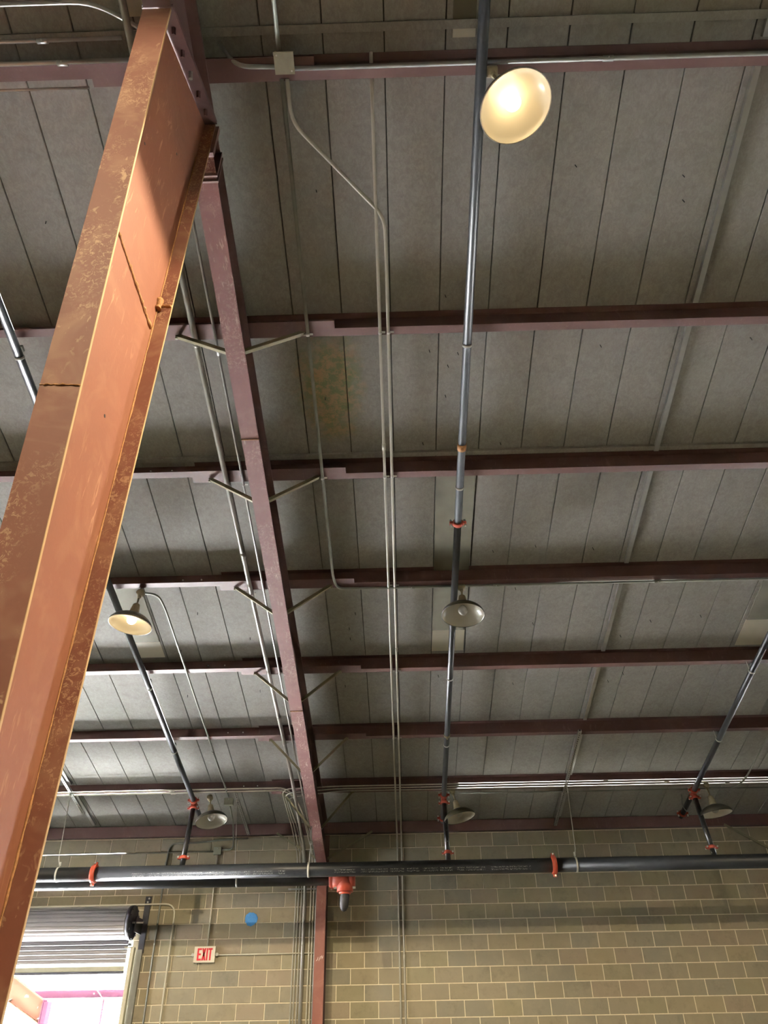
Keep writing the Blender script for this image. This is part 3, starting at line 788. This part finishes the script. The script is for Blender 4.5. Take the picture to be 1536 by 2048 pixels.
mb = MB(); mb.lathe([(MR + 0.001, -0.014), (MR + 0.006, -0.014), (MR + 0.006, 0.014), (MR + 0.001, 0.014)], (-1.285, MY, MZ), (1, 0, 0), 26); mb.build('loop', 'ring_white', h)
mb = MB(); mb.tube([(-1.285, MY, MZ + MR), (-1.27, MY, 4.0), (-1.27, MY, zb(MY) - 0.002)], 0.008, 6); mb.build('rod', 'ring_white', h)
mb = MB(); mb.lathe([(0.012, -0.01), (0.026, -0.01), (0.026, 0.01), (0.012, 0.01), (0.012, -0.01)], (-1.27, MY, 4.02), (0, 1, 0), 12); mb.build('eye', 'ring_white', h)

# ================================================================== CONDUITS
def conduit(label, pts, r, mat, sleeves=(), straps=(), bend=0.12, group=None, cat='conduit', name='conduit'):
    P = fillet(pts, bend)
    c = P[len(P) // 2]
    rt_ = thing(name, c, label, cat, group)
    mb = MB(); mb.tube(P, r, 10); mb.build('tube', mat, rt_)
    for (p, d) in sleeves:
        d = Vector(d).normalized(); p = Vector(p)
        mb = MB(); mb.lathe([(r, -0.035), (r + 0.005, -0.033), (r + 0.005, 0.033), (r, 0.035)], p, d, 12); o = mb.build('sleeve', mat, rt_)
        mb = MB(); mb.lathe([(0, 0.006), (0.005, 0.006), (0.005, 0)], p + Vector((0, -0.7, -0.7)) * (r + 0.004), (0, -0.7, -0.7), 6, False); mb.build('set_screw', 'bolt_steel', o)
    for p in straps:
        p = Vector(p)
        mb = MB(); mb.lathe([(r + 0.0005, -0.01), (r + 0.003, -0.01), (r + 0.003, 0.01), (r + 0.0005, 0.01), (r + 0.0005, -0.01)], p, VD, 12)
        mb.bar(p + Vector((r, 0, 0.006)), p + Vector((r + 0.03, 0, 0.006)), 0.02, 0.004); mb.build('strap', 'bolt_steel', rt_)
    return rt_
def rp(x, y, dn=0.018): return Vector((x, y, zpb(y))) + Vector((0, 0, -dn))
R1 = 0.0135
WY = D - 0.018
GR = 'conduits on the roof'
# the two parallel conduits in the middle
conduit('left of two thin parallel conduits running down the roof and wall', [Vector((-0.07, 2.20, zrf(2.2) - 0.02)), rp(-0.07, 2.40), rp(-0.07, 12.44), Vector((-0.067, WY, 4.30)), Vector((-0.07, WY, 0.05))], R1, 'conduit_steel',
        [((-0.07, 5.2, zpb(5.2) - 0.018), VD), ((-0.07, WY, 3.0), (0, 0, 1))], [rp(-0.07, y) for y in PUR[2:7]], 0.08, GR)
conduit('right of two thin conduits, slanting up to the square junction box', [rp(-0.625, 2.27), rp(-0.625, 2.52), rp(-0.01, 3.16), rp(-0.003, 3.4), rp(0.0, 12.44), Vector((0.0, WY, 4.30)), Vector((-0.003, WY, 0.05))], R1, 'conduit_steel',
        [((-0.0, 8.1, zpb(8.1) - 0.018), VD), ((-0.001, WY, 2.75), (0, 0, 1))], [rp(0.0, y) for y in PUR[2:7]], 0.10, GR)
conduit('dull conduit from the junction box to the unlit lamp and rightwards', [rp(-0.66, 2.27), rp(-0.665, 6.86), rp(-0.63, 7.05), rp(5.9, 7.052)], 0.0145, 'conduit_dull',
        [((0.18, 7.052, zpb(7.052) - 0.018), (1, 0, 0)), ((1.1, 7.052, zpb(7.052) - 0.018), (1, 0, 0)), ((2.85, 7.052, zpb(7.052) - 0.018), (1, 0, 0))], [rp(-0.665, y) for y in PUR[2:4]], 0.13, GR)
conduit('dull conduit going up from the junction box past the top edge', [rp(-0.66, 2.16), rp(-0.66, -1.4)], 0.0145, 'conduit_dull', (), (), 0.1, GR)
conduit('conduit along the near purlin from the junction box past the big lit lamp', [rp(-0.58, 2.212), rp(6.5, 2.212)], 0.0145, 'galvanized_dull', [((1.47, 2.212, zpb(2.212) - 0.018), (1, 0, 0))], (), 0.1, GR)
conduit('short conduit curving from the junction box towards the knee of the frame', [rp(-0.69, 2.2), rp(-0.95, 2.19), rp(-1.06, 2.10, -0.10)], 0.0145, 'galvanized_dull', (), (), 0.12, GR)
bx = thing('junction_box', (-0.63, 2.21, zpb(2.21)), 'square grey junction box on the near purlin where four conduits meet', 'junction box')
def rbox(mb, c, hx, hy, n0, n1, y0):
    P = lambda s, v, n: loc_roof(c + s, y0, v, NB + n)
    mb.prism([P(-hx, -hy, n0), P(hx, -hy, n0), P(hx, hy, n0), P(-hx, hy, n0)], (0, 0, 0), ND * (n1 - n0))
mb = MB(); rbox(mb, -0.63, 0.06, 0.06, 0.002, 0.05, 2.215); mb.build('box', 'box_steel', bx)
mb = MB(); rbox(mb, -0.63, 0.064, 0.064, 0.05, 0.055, 2.215); lid = mb.build('cover', 'box_steel', bx)
for sx in (-1, 1):
    mb = MB(); mb.lathe([(0, 0.004), (0.006, 0.004), (0.006, 0)], loc_roof(-0.63 + sx * 0.045, 2.215, sx * 0.045, NB + 0.055), ND, 6, False); mb.build('screw', 'bolt_steel', lid)
# left of the rafter
conduit('thick grey conduit running down the roof left of the rafter', [rp(-1.60, -1.4, 0.03), rp(-1.59, 4.1, 0.03), rp(-1.55, 10.85, 0.03), Vector((-1.50, WY - 0.02, 4.05)), Vector((-1.488, WY - 0.02, 0.05))], 0.025, 'conduit_grey',
        [((-1.572, 6.5, zpb(6.5) - 0.03), VD), ((-1.555, 9.4, zpb(9.4) - 0.03), VD)], [rp(-1.59, 4.13, 0.03), rp(-1.575, 7.08, 0.03), rp(-1.555, 10.0, 0.03)], 0.5, GR)
conduit('thin bright conduit running down the roof close to the rafter', [rp(-1.42, -1.4), rp(-1.425, 4.14), rp(-1.445, 10.95), Vector((-1.36, WY, 4.12)), Vector((-1.325, WY, 3.7)), Vector((-1.318, WY, 0.05))], 0.0115, 'galvanized',
        [((-1.425, 4.2, zpb(4.2) - 0.018), VD)], [rp(-1.43, 5.6), rp(-1.44, 8.5)], 0.3, GR)
# conduits at the upper left corner
conduit('conduit along the near purlin at the upper left, lower of two', [rp(-7.5, 2.14), rp(-1.33, 2.135)], 0.0145, 'galvanized', [((-2.07, 2.14, zpb(2.14) - 0.018), (1, 0, 0))], (), 0.1, GR)
conduit('conduit at the upper left, upper of two level ones', [rp(-7.5, 2.02), rp(-1.65, 2.015)], 0.0125, 'galvanized', [((-2.16, 2.018, zpb(2.018) - 0.018), (1, 0, 0))], (), 0.1, GR)
conduit('conduit in the top left corner bending towards the column', [rp(-7.5, 1.815), rp(-1.78, 1.825), rp(-1.50, 1.98)], 0.0145, 'galvanized', (), (), 0.16, GR)
conduit('thin silver conduit under the near purlin at the upper left', [rp(-7.5, 2.29, 0.01), rp(-1.94, 2.285, 0.01)], 0.009, 'galvanized', (), (), 0.1, GR)
# small conduit from the left lit lamp to the wall lamp
conduit('small conduit from the left lit lamp down the roof', [rp(-2.83, 7.04), rp(-2.60, 7.06), rp(-2.57, 7.30), rp(-2.555, 11.38)], 0.0125, 'conduit_dull', [((-2.565, 10.2, zpb(10.2) - 0.018), VD)], (), 0.14, GR)
# bundle along the conduit purlin, right bay, turning down the wall left of the column
for k in range(3):
    yy = 11.150 + 0.068 * k
    xw = (-1.637, -1.596, -1.550)[k]
    xt = -1.74 + 0.035 * k
    conduit('%s of three bright conduits crossing the right bay and turning down the wall' % ('front', 'middle', 'rear')[k],
            [rp(XR - 0.5, yy + 0.03, 0.02), rp(-0.9, yy, 0.02), rp(xt, yy + 0.03, 0.03 + 0.025 * k), Vector((xw - 0.05, 12.15, 4.46)), Vector((xw, WY, 4.14)), Vector((xw, WY, 0.05))], 0.0095, 'conduit_steel',
            [((3.0 + 0.9 * k, yy + 0.01, zpb(yy + 0.01) - 0.02), (1, 0, 0))], (), 0.16, 'bundled conduits')
for k in range(2):
    yy = 11.17 + 0.075 * k
    xw = (-1.405, -1.362)[k]
    conduit('%s of the two bright conduits along the left bay above the wall lamp' % ('front', 'rear')[k],
            [rp(XL + 0.5, yy + 0.04, 0.02), rp(-1.66, yy - 0.01, 0.02), Vector((-1.50, 11.55, 4.63)), Vector((xw, WY - 0.01, 4.18)), Vector((xw, WY, 0.05))], 0.0105, 'conduit_cream',
            [((-3.35, yy + 0.01, zpb(yy + 0.01) - 0.02), (1, 0, 0))], (), 0.14, 'bundled conduits')
conduit('dull conduit feeding the middle wall lamp from the right', [rp(0.86, 11.40, 0.03), rp(2.5, 11.42, 0.03), rp(6, 11.42, 0.03)], 0.011, 'conduit_dull', (), (), 0.1, GR)
conduit('dull conduit rising past the right wall lamp to the upper right', [rp(4.50, 11.40, 0.03), rp(4.95, 11.41, 0.03), rp(5.02, 11.15, 0.03), rp(4.98, 7.6, 0.03)], 0.0125, 'conduit_dull', (), (), 0.22, GR)
st = thing('conduit_clip_rail', (-1.52, D - 0.02, 3.675), 'short clip rail holding the conduit bundle to the blocks below the main', 'clip rail')
MB().box(-1.73, -1.30, D - 0.055, D - 0.042, 3.665, 3.685).build('rail', 'galvanized', st)
mb = MB(); mb.lathe([(0, 0.02), (0.016, 0.02), (0.016, -0.02), (0, -0.02)], (-1.735, D - 0.045, 3.675), (1, 0, 0), 8, False); mb.build('rail_end', 'bolt_steel', st)
# conduits on the left part of the wall
conduit('level conduit high on the block wall, ending at the wall box', [(XL + 1, WY, 4.205), (-2.98, WY, 4.243)], 0.0105, 'conduit_steel', (), (), 0.1, 'wall conduits')
conduit('conduit from the wall box down to the exit sign', [(-2.917, WY, 4.20), (-2.915, WY, 2.93)], 0.0115, 'conduit_cream', (), (), 0.1, 'wall conduits')
conduit('conduit bending from the lamp box down onto the wall box', [Vector((-2.55, 11.43, zpb(11.43) - 0.05)), Vector((-2.62, 12.2, 4.56)), Vector((-2.685, WY, 4.42)), Vector((-2.68, WY, 4.27)), Vector((-2.86, WY, 4.265))], 0.0125, 'conduit_dull', (), (), 0.10, 'wall conduits')
conduit('level conduit from the exit sign right to the conduit bundle', [(-2.74, WY, 2.822), (-1.31, WY, 2.825)], 0.0105, 'conduit_cream', (), (), 0.1, 'wall conduits')
conduit('dark conduit dropping down the wall beside the roll-up door', [(-2.45, WY - 0.01, 4.43), (-2.9, WY, 4.41), (-3.25, WY, 4.38), (-3.70, WY, 4.375), (-3.715, WY, 4.05), (-3.712, WY, 3.5), (-3.702, WY, 0.05)], 0.014, 'conduit_dull', [((-3.715, WY, 4.06), (0, 0, 1))], (), 0.12, 'wall conduits')
conduit('bright conduit bending over the door roll and down the wall', [(XL + 1, WY - 0.01, 3.49), (-3.47, WY - 0.01, 3.508), (-3.468, WY, 0.05)], 0.0125, 'conduit_cream', [((-4.9, WY - 0.01, 3.496), (1, 0, 0)), ((-3.468, WY, 2.45), (0, 0, 1))], (), 0.17, 'wall conduits')
conduit('short level conduit left of the exit sign', [(-3.36, WY, 2.815), (-3.12, WY, 2.818)], 0.008, 'conduit_cream', (), (), 0.1, 'wall conduits')
# boxes
def wbox(label, x, y, z, hx, hy, hz):
    b = thing('junction_box', (x, y, z), label, 'junction box')
    MB().box(x - hx, x + hx, y - hy, y + hy, z - hz, z + hz).build('box', 'box_steel', b)
    o = MB().box(x - hx * 1.06, x + hx * 1.06, y - hy - 0.005, y - hy - 0.0005, z - hz * 1.06, z + hz * 1.06).build('cover', 'box_steel', b)
    mb = MB(); mb.lathe([(0, 0.004), (0.005, 0.004), (0.005, 0)], (x, y - hy - 0.005, z + hz * 0.6), (0, -1, 0), 6, False); mb.build('screw', 'bolt_steel', o)
wbox('small grey junction box on the block wall above the exit sign', -2.917, D - 0.03, 4.245, 0.058, 0.022, 0.052)
wbox('grey junction box under the roof right of the left wall lamp', -2.545, 11.43, zpb(11.43) - 0.075, 0.062, 0.045, 0.045)

# ================================================================== EXIT SIGN
sg_ = thing('exit_sign', (-2.937, D - 0.03, 2.72), 'white exit sign with red EXIT letters on the block wall', 'exit sign')
x0, x1, z0, z1 = -3.092, -2.782, 2.725, 2.930
MB().box(x0, x1, D - 0.055, D - 0.001, z0, z1).build('housing', 'sign_white', sg_)
mb = MB()
for a, b, c, d in ((x0, x1, z1 - 0.012, z1), (x0, x1, z0, z0 + 0.012), (x0, x0 + 0.012, z0 + 0.012, z1 - 0.012), (x1 - 0.012, x1, z0 + 0.012, z1 - 0.012)):
    mb.box(a, b, D - 0.060, D - 0.0555, c, d)
mb.build('rim', 'sign_white', sg_)
def letter(polys, ox):
    mb = MB()
    for poly in polys:
        mb.prism([Vector((ox + px_, D - 0.0555, 2.752 + pz_)) for px_, pz_ in poly], (0, 0, 0), (0, -0.003, 0))
    mb.build('letter', 'sign_red', sg_)
H = 0.156; wl = 0.062; s = 0.023
R_ = lambda a, b, c, d: [(a, c), (b, c), (b, d), (a, d)]
letter([R_(0, s, 0, H), R_(s, wl, 0, s), R_(s, wl - 0.008, H / 2 - s / 2, H / 2 + s / 2), R_(s, wl, H - s, H)], -3.045)
letter([[(0, 0), (0.025, 0), (wl, H), (wl - 0.025, H)], [(wl - 0.025, 0), (wl, 0), (0.025, H), (0, H)]], -2.978)
letter([R_(0, s, 0, H)], -2.911)
letter([R_(0.0, wl - 0.002, H - s, H), R_(wl / 2 - s / 2, wl / 2 + s / 2, 0, H - s)], -2.884)
for sx, xx in ((-1, x0 - 0.022), (1, x1 + 0.024)):
    mb = MB(); mb.lathe([(0, -0.018), (0.020, -0.018), (0.024, -0.008), (0.024, 0.012), (0.018, 0.018), (0.010, 0.018), (0.010, 0.010), (0, 0.010)], (xx, D - 0.03, 2.826), (0, -1, 0), 14); mb.build('side_fitting', 'ring_white', sg_)
mb = MB(); mb.box(-3.06, -3.045, D - 0.03, D - 0.02, 2.708, 2.7245); mb.build('test_button', 'ring_white', sg_)

# ================================================================== ROLL-UP DOOR
door = bpy.data.objects.new('door_1', None); COL.objects.link(door); door.location = (-5.85, D - 0.12, 0)
tag(door, 'half raised grey roll-up door at the lower left', kind='structure')
dl, dr = DXL - 0.06, DX + 0.02
CY, CZ, CR = D - 0.34, 3.222, 0.212
NS = 22
drum = MB()
drum.tube([(dl, CY, CZ), (dr - 0.015, CY, CZ)], CR - 0.02, 24); drum = drum.build('door_roll', 'door_slat', door)
src = None
for i in range(NS):
    a = 2 * PI * i / NS
    if src is None:
        mb = MB(); hw = PI * CR / NS * 0.98
        prof = [(-hw, -0.012), (-hw * 0.86, 0.0), (-hw * 0.3, 0.007), (hw * 0.3, 0.007), (hw * 0.86, 0.0), (hw, -0.012)]
        mb.prism([Vector((0, u, CR + v)) for u, v in prof], (dl, 0, 0), (dr - 0.02, 0, 0))
        me_loc = Vector(door.location)
        o = mb.build('slat', 'door_slat'); o.parent = drum; src = o
    else:
        o = src.copy(); COL.objects.link(o); o.parent = drum
    o.location = Vector((0, CY, CZ)) - me_loc
    o.rotation_euler = (a, 0, 0)
SPC = 0.0605
zt = 3.06; src = None; z = zt
while z > 2.70:
    if src is None:
        mb = MB(); hh = SPC * 0.49
        prof = [(0.010, -hh), (0.0, -hh * 0.8), (-0.010, -hh * 0.35), (-0.010, hh * 0.35), (0.0, hh * 0.8), (0.010, hh)]
        mb.prism([Vector((0, u, v)) for u, v in prof], (dl, 0, 0), (dr - 0.05, 0, 0)); src = mb.build('slat', 'door_slat'); o = src
    else:
        o = src.copy(); COL.objects.link(o)
    o.parent = door; o.location = Vector((0, D - 0.12, z)) - me_loc
    z -= SPC
MB().box(dl, dr - 0.05, D - 0.145, D - 0.10, 2.632, 2.690).build('bottom_bar', 'door_bar', door)
MB().box(dl, dr - 0.05, D - 0.135, D - 0.11, 2.598, 2.631).build('rubber_seal', 'dark_steel', door)
MB().box(dr - 0.10, dr - 0.06, D - 0.152, D - 0.1455, 2.650, 2.672).build('end_lock', 'bolt_steel', door)
gx = -3.985
MB().box(gx - 0.03, gx + 0.022, D - 0.16, D - 0.075, 0, 2.925).build('guide', 'door_guide', door)
MB().box(gx + 0.0225, gx + 0.115, D - 0.06, D - 0.002, 0, 2.905).build('jamb_angle', 'galvanized_dull', door)
MB().box(gx - 0.12, gx + 0.03, D - 0.17, D - 0.161, 2.915, 2.935).build('guide_lip', 'door_guide', door)
MB().box(gx - 0.06, gx - 0.02, D - 0.20, D - 0.161, 2.94, 2.975).build('stop_block', 'galvanized', door)
bk = MB(); bk.box(-3.945, -3.86, D - 0.035, D - 0.002, 2.86, 3.615); bk.box(-3.945, -3.93, D - 0.36, D - 0.036, 3.10, 3.30); bk = bk.build('bracket', 'dark_steel', door)
for zz in (3.585, 3.535):
    mb = MB(); mb.lathe([(0, 0.012), (0.014, 0.012), (0.014, 0)], (-3.895 + (zz - 3.56) * 0.3, D - 0.035, zz), (0, -1, 0), 6, False); mb.build('anchor_bolt', 'bolt_steel', bk)
wh = MB(); wh.lathe([(0.03, -0.02), (0.19, -0.02), (0.205, -0.03), (0.228, -0.03), (0.228, 0.02), (0.205, 0.02), (0.19, 0.01), (0.03, 0.01)], (dr + 0.025, CY, CZ), (1, 0, 0), 32); wh = wh.build('chain_wheel', 'dark_steel', door)
for i in range(14):
    a = 2 * PI * i / 14
    mb = MB(); mb.tube([(dr + 0.056, CY + 0.20 * math.cos(a), CZ + 0.20 * math.sin(a)), (dr + 0.056, CY + 0.215 * math.cos(a + 0.1), CZ + 0.215 * math.sin(a + 0.1))], 0.008, 5); mb.build('wheel_lug', 'dark_steel', wh)
mb = MB(); mb.tube([(dr + 0.02, CY, CZ), (dr + 0.19, CY, CZ)], 0.014, 10); mb.build('axle', 'bolt_steel', door)

# ================================================================== THE YARD SEEN THROUGH THE DOOR
tag(MB().box(-16, 0.5, D + 0.22, 17.8, 3.30, 3.38).box(0.5, 26, D + 0.22, 21.5, 3.30, 3.38).build('yard_canopy', 'yard_roof'), 'white canopy deck over the yard, its unseen right part added to shade the ground', 'canopy')  # right length is unseen, drawn out to shade the ground and darken the ceiling
yr = thing('yard_rafter', (-6.85, 16, 2.4), 'pale orange steel rafter with scribbled mark, seen through the open door', 'rafter')
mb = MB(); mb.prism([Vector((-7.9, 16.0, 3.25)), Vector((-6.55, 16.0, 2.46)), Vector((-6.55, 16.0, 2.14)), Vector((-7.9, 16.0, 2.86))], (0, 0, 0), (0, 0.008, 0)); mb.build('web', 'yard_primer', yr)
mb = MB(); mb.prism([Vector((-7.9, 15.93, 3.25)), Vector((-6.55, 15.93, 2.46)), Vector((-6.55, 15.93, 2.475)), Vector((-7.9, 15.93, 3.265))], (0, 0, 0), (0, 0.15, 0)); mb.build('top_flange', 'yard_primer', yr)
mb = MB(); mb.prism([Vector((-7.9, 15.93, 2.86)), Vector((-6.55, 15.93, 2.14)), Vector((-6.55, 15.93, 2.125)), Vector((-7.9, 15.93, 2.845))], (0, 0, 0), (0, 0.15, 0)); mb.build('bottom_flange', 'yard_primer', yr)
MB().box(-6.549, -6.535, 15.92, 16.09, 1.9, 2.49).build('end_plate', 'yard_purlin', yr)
for (a, b, c, d) in ((-6.93, 2.53, -6.91, 2.57), (-6.91, 2.53, -6.895, 2.575), (-6.88, 2.54, -6.865, 2.565), (-6.89, 2.535, -6.85, 2.537), (-6.65, 2.36, -6.64, 2.39)):
    mb = MB(); mb.bar((a, 15.996, b), (c, 15.996, d), 0.009, 0.002, (0, 1, 0)); mb.build('mark', 'dark_steel', yr)
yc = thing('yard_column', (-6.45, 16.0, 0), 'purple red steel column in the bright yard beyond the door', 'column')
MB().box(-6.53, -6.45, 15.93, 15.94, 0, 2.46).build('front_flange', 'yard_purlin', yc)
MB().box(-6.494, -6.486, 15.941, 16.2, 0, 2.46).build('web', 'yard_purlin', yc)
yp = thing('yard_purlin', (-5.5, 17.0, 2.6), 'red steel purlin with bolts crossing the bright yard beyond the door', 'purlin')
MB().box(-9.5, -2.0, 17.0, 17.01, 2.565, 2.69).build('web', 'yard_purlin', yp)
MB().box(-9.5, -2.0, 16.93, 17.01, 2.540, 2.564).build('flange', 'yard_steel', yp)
for xx in (-6.02, -5.91):
    mb = MB(); mb.lathe([(0, 0.008), (0.012, 0.008), (0.012, 0)], (xx, 17.0, 2.63), (0, -1, 0), 6, False); mb.build('bolt', 'bolt_steel', yp)
for nm, p, q in (('crossing the orange rafter', (-7.2, 15.9, 2.47), (-6.85, 16.9, 2.86)), ('below the red purlin', (-6.56, 15.9, 2.2), (-6.75, 17.0, 2.52)), ('slanting down to the red purlin', (-6.25, 16.95, 2.96), (-5.82, 16.92, 2.56))):
    o = MB().bar(p, q, 0.035, 0.008).build('yard_brace', 'yard_steel'); tag(o, 'pale angle brace in the yard beyond the door, ' + nm, 'brace', 'braces in the yard')
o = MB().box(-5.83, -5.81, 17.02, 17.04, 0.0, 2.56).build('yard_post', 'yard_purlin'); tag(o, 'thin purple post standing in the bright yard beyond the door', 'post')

# ================================================================== DOME LAMPS
def lamp(label, c, tilt, lit, up_len, box=True):
    """c: centre of the rim; tilt (about x, about y); lamp hangs from the purlin above"""
    L = thing('dome_lamp', c, label, 'lamp', 'dome lamps under the roof')
    R = 0.226
    def B(mb, name, mat, par):
        me = bpy.data.meshes.new(name); me.from_pydata([tuple(v) for v in mb.v], [], mb.f); me.polygons.foreach_set('use_smooth', mb.sm); me.update(); me.materials.append(MATS[mat])
        o = bpy.data.objects.new(name, me); COL.objects.link(o); o.parent = par; return o
    out_ = [(R, 0.0), (R + 0.002, 0.012), (R - 0.004, 0.030), (R - 0.018, 0.050), (R - 0.045, 0.075), (R - 0.085, 0.100), (R - 0.125, 0.116), (R - 0.155, 0.124), (0.062, 0.128)]
    inn = [(R, 0.0), (R - 0.003, 0.012), (R - 0.009, 0.029), (R - 0.023, 0.047), (R - 0.049, 0.071), (R - 0.088, 0.095), (R - 0.127, 0.111), (R - 0.157, 0.119), (0.03, 0.122), (0.0, 0.122)]
    B(MB().lathe(out_, seg=40), 'shade', 'shade_enamel', L)
    B(MB().lathe(inn, seg=40), 'reflector', 'shade_white', L)
    B(MB().lathe([(R - 0.004, 0.002), (R + 0.001, -0.003), (R + 0.0035, 0.002), (R + 0.002, 0.008)], seg=40), 'rim', 'shade_white' if lit else 'shade_enamel', L)  # lit lamps get a white rim, its glow put into the colour
    nk = B(MB().lathe([(0.058, 0.126), (0.062, 0.134), (0.056, 0.140), (0.052, 0.155), (0.040, 0.225), (0.036, 0.245), (0.026, 0.255), (0.013, 0.262)], seg=20), 'socket_neck', 'lamp_casting', L)
    B(MB().lathe([(0.056, 0.128), (0.060, 0.131), (0.056, 0.136)], seg=20), 'neck_ring', 'ring_white', nk)
    bz_ = 0.064
    bp = [(0.0, bz_ - 0.052)]
    for i in range(1, 9):
        a = PI * i / 11
        bp.append((0.052 * math.sin(a), bz_ - 0.052 * math.cos(a)))
    bp += [(0.026, 0.112), (0.022, 0.121)]
    B(MB().lathe(bp, seg=20), 'bulb', 'bulb_lit' if lit else 'bulb_off', L)
    B(MB().tube([(0, 0, 0.255), (0, 0, up_len - 0.04)], 0.011, 10), 'stem', 'lamp_casting', L)
    if box:
        o = B(MB().lathe([(0, 0.03), (0.038, 0.03), (0.043, 0.02), (0.043, -0.025), (0.036, -0.032), (0, -0.032)], (0, 0, up_len), (0, -1, 0.3), 16), 'outlet_box', 'lamp_casting', L)
        B(MB().lathe([(0, 0.02), (0.018, 0.02), (0.020, -0.012), (0, -0.012)], (0, 0, up_len - 0.05), (0, 0, 1), 10), 'hub', 'lamp_casting', L)
    if lit:
        ld = bpy.data.lights.new('lamp_light', 'SPOT'); ld.energy = SPOT; ld.color = (1.0, 0.84, 0.58)
        ld.spot_size = math.radians(153); ld.spot_blend = 0.12; ld.shadow_soft_size = 0.05
        lo = bpy.data.objects.new('lamp_light', ld); COL.objects.link(lo); lo.parent = L; lo.location = (0, 0, -0.004)
    L.rotation_euler = (tilt[0], tilt[1], 0)
    return L
rad = math.radians
lamp('big glowing dome lamp at the upper right, lit', (0.815, 2.25, 6.279), (rad(0), rad(-12), 0), True, 0.50)
lamp('unlit white-lined dome lamp beside the long middle branch pipe', (0.712, 7.03, 5.343), (rad(-6), rad(2), 0), False, 0.37)
lamp('glowing dome lamp on the left, half behind the foreground column, lit', (-2.81, 7.00, 5.306), (rad(-1), rad(6), 0), True, 0.39)
lamp('unlit dome lamp above the exit sign, tilted showing its white inside', (-2.743, 11.30, 4.365), (rad(-11), rad(-13), 0), False, 0.37)
lamp('unlit dome lamp against the wall top, right of the middle drop pipe', (0.853, 11.30, 4.343), (rad(-5), rad(-12), 0), False, 0.40)
lamp('unlit dome lamp near the right edge beside the slanting drop pipe', (4.527, 11.30, 4.328), (rad(-2), rad(-5), 0), False, 0.41)
# unseen lit lamps, added to brighten the block wall and the column
lamp('added dome lamp continuing the near row beyond the right edge, lit', (4.50, 2.25, 6.279), (0, 0), True, 0.50)
lamp('added dome lamp continuing the near row beyond the left edge, lit', (-2.87, 2.25, 6.279), (0, 0), True, 0.50)
lamp('added glowing dome lamp in an assumed row behind the camera, middle', (0.80, -2.6, 7.376), (0, 0), True, 0.50)
lamp('added glowing dome lamp in an assumed row behind the camera, right', (4.50, -2.6, 7.376), (0, 0), True, 0.50)
lamp('added glowing dome lamp in an assumed row behind the camera, left', (-2.87, -2.6, 7.376), (0, 0), True, 0.50)
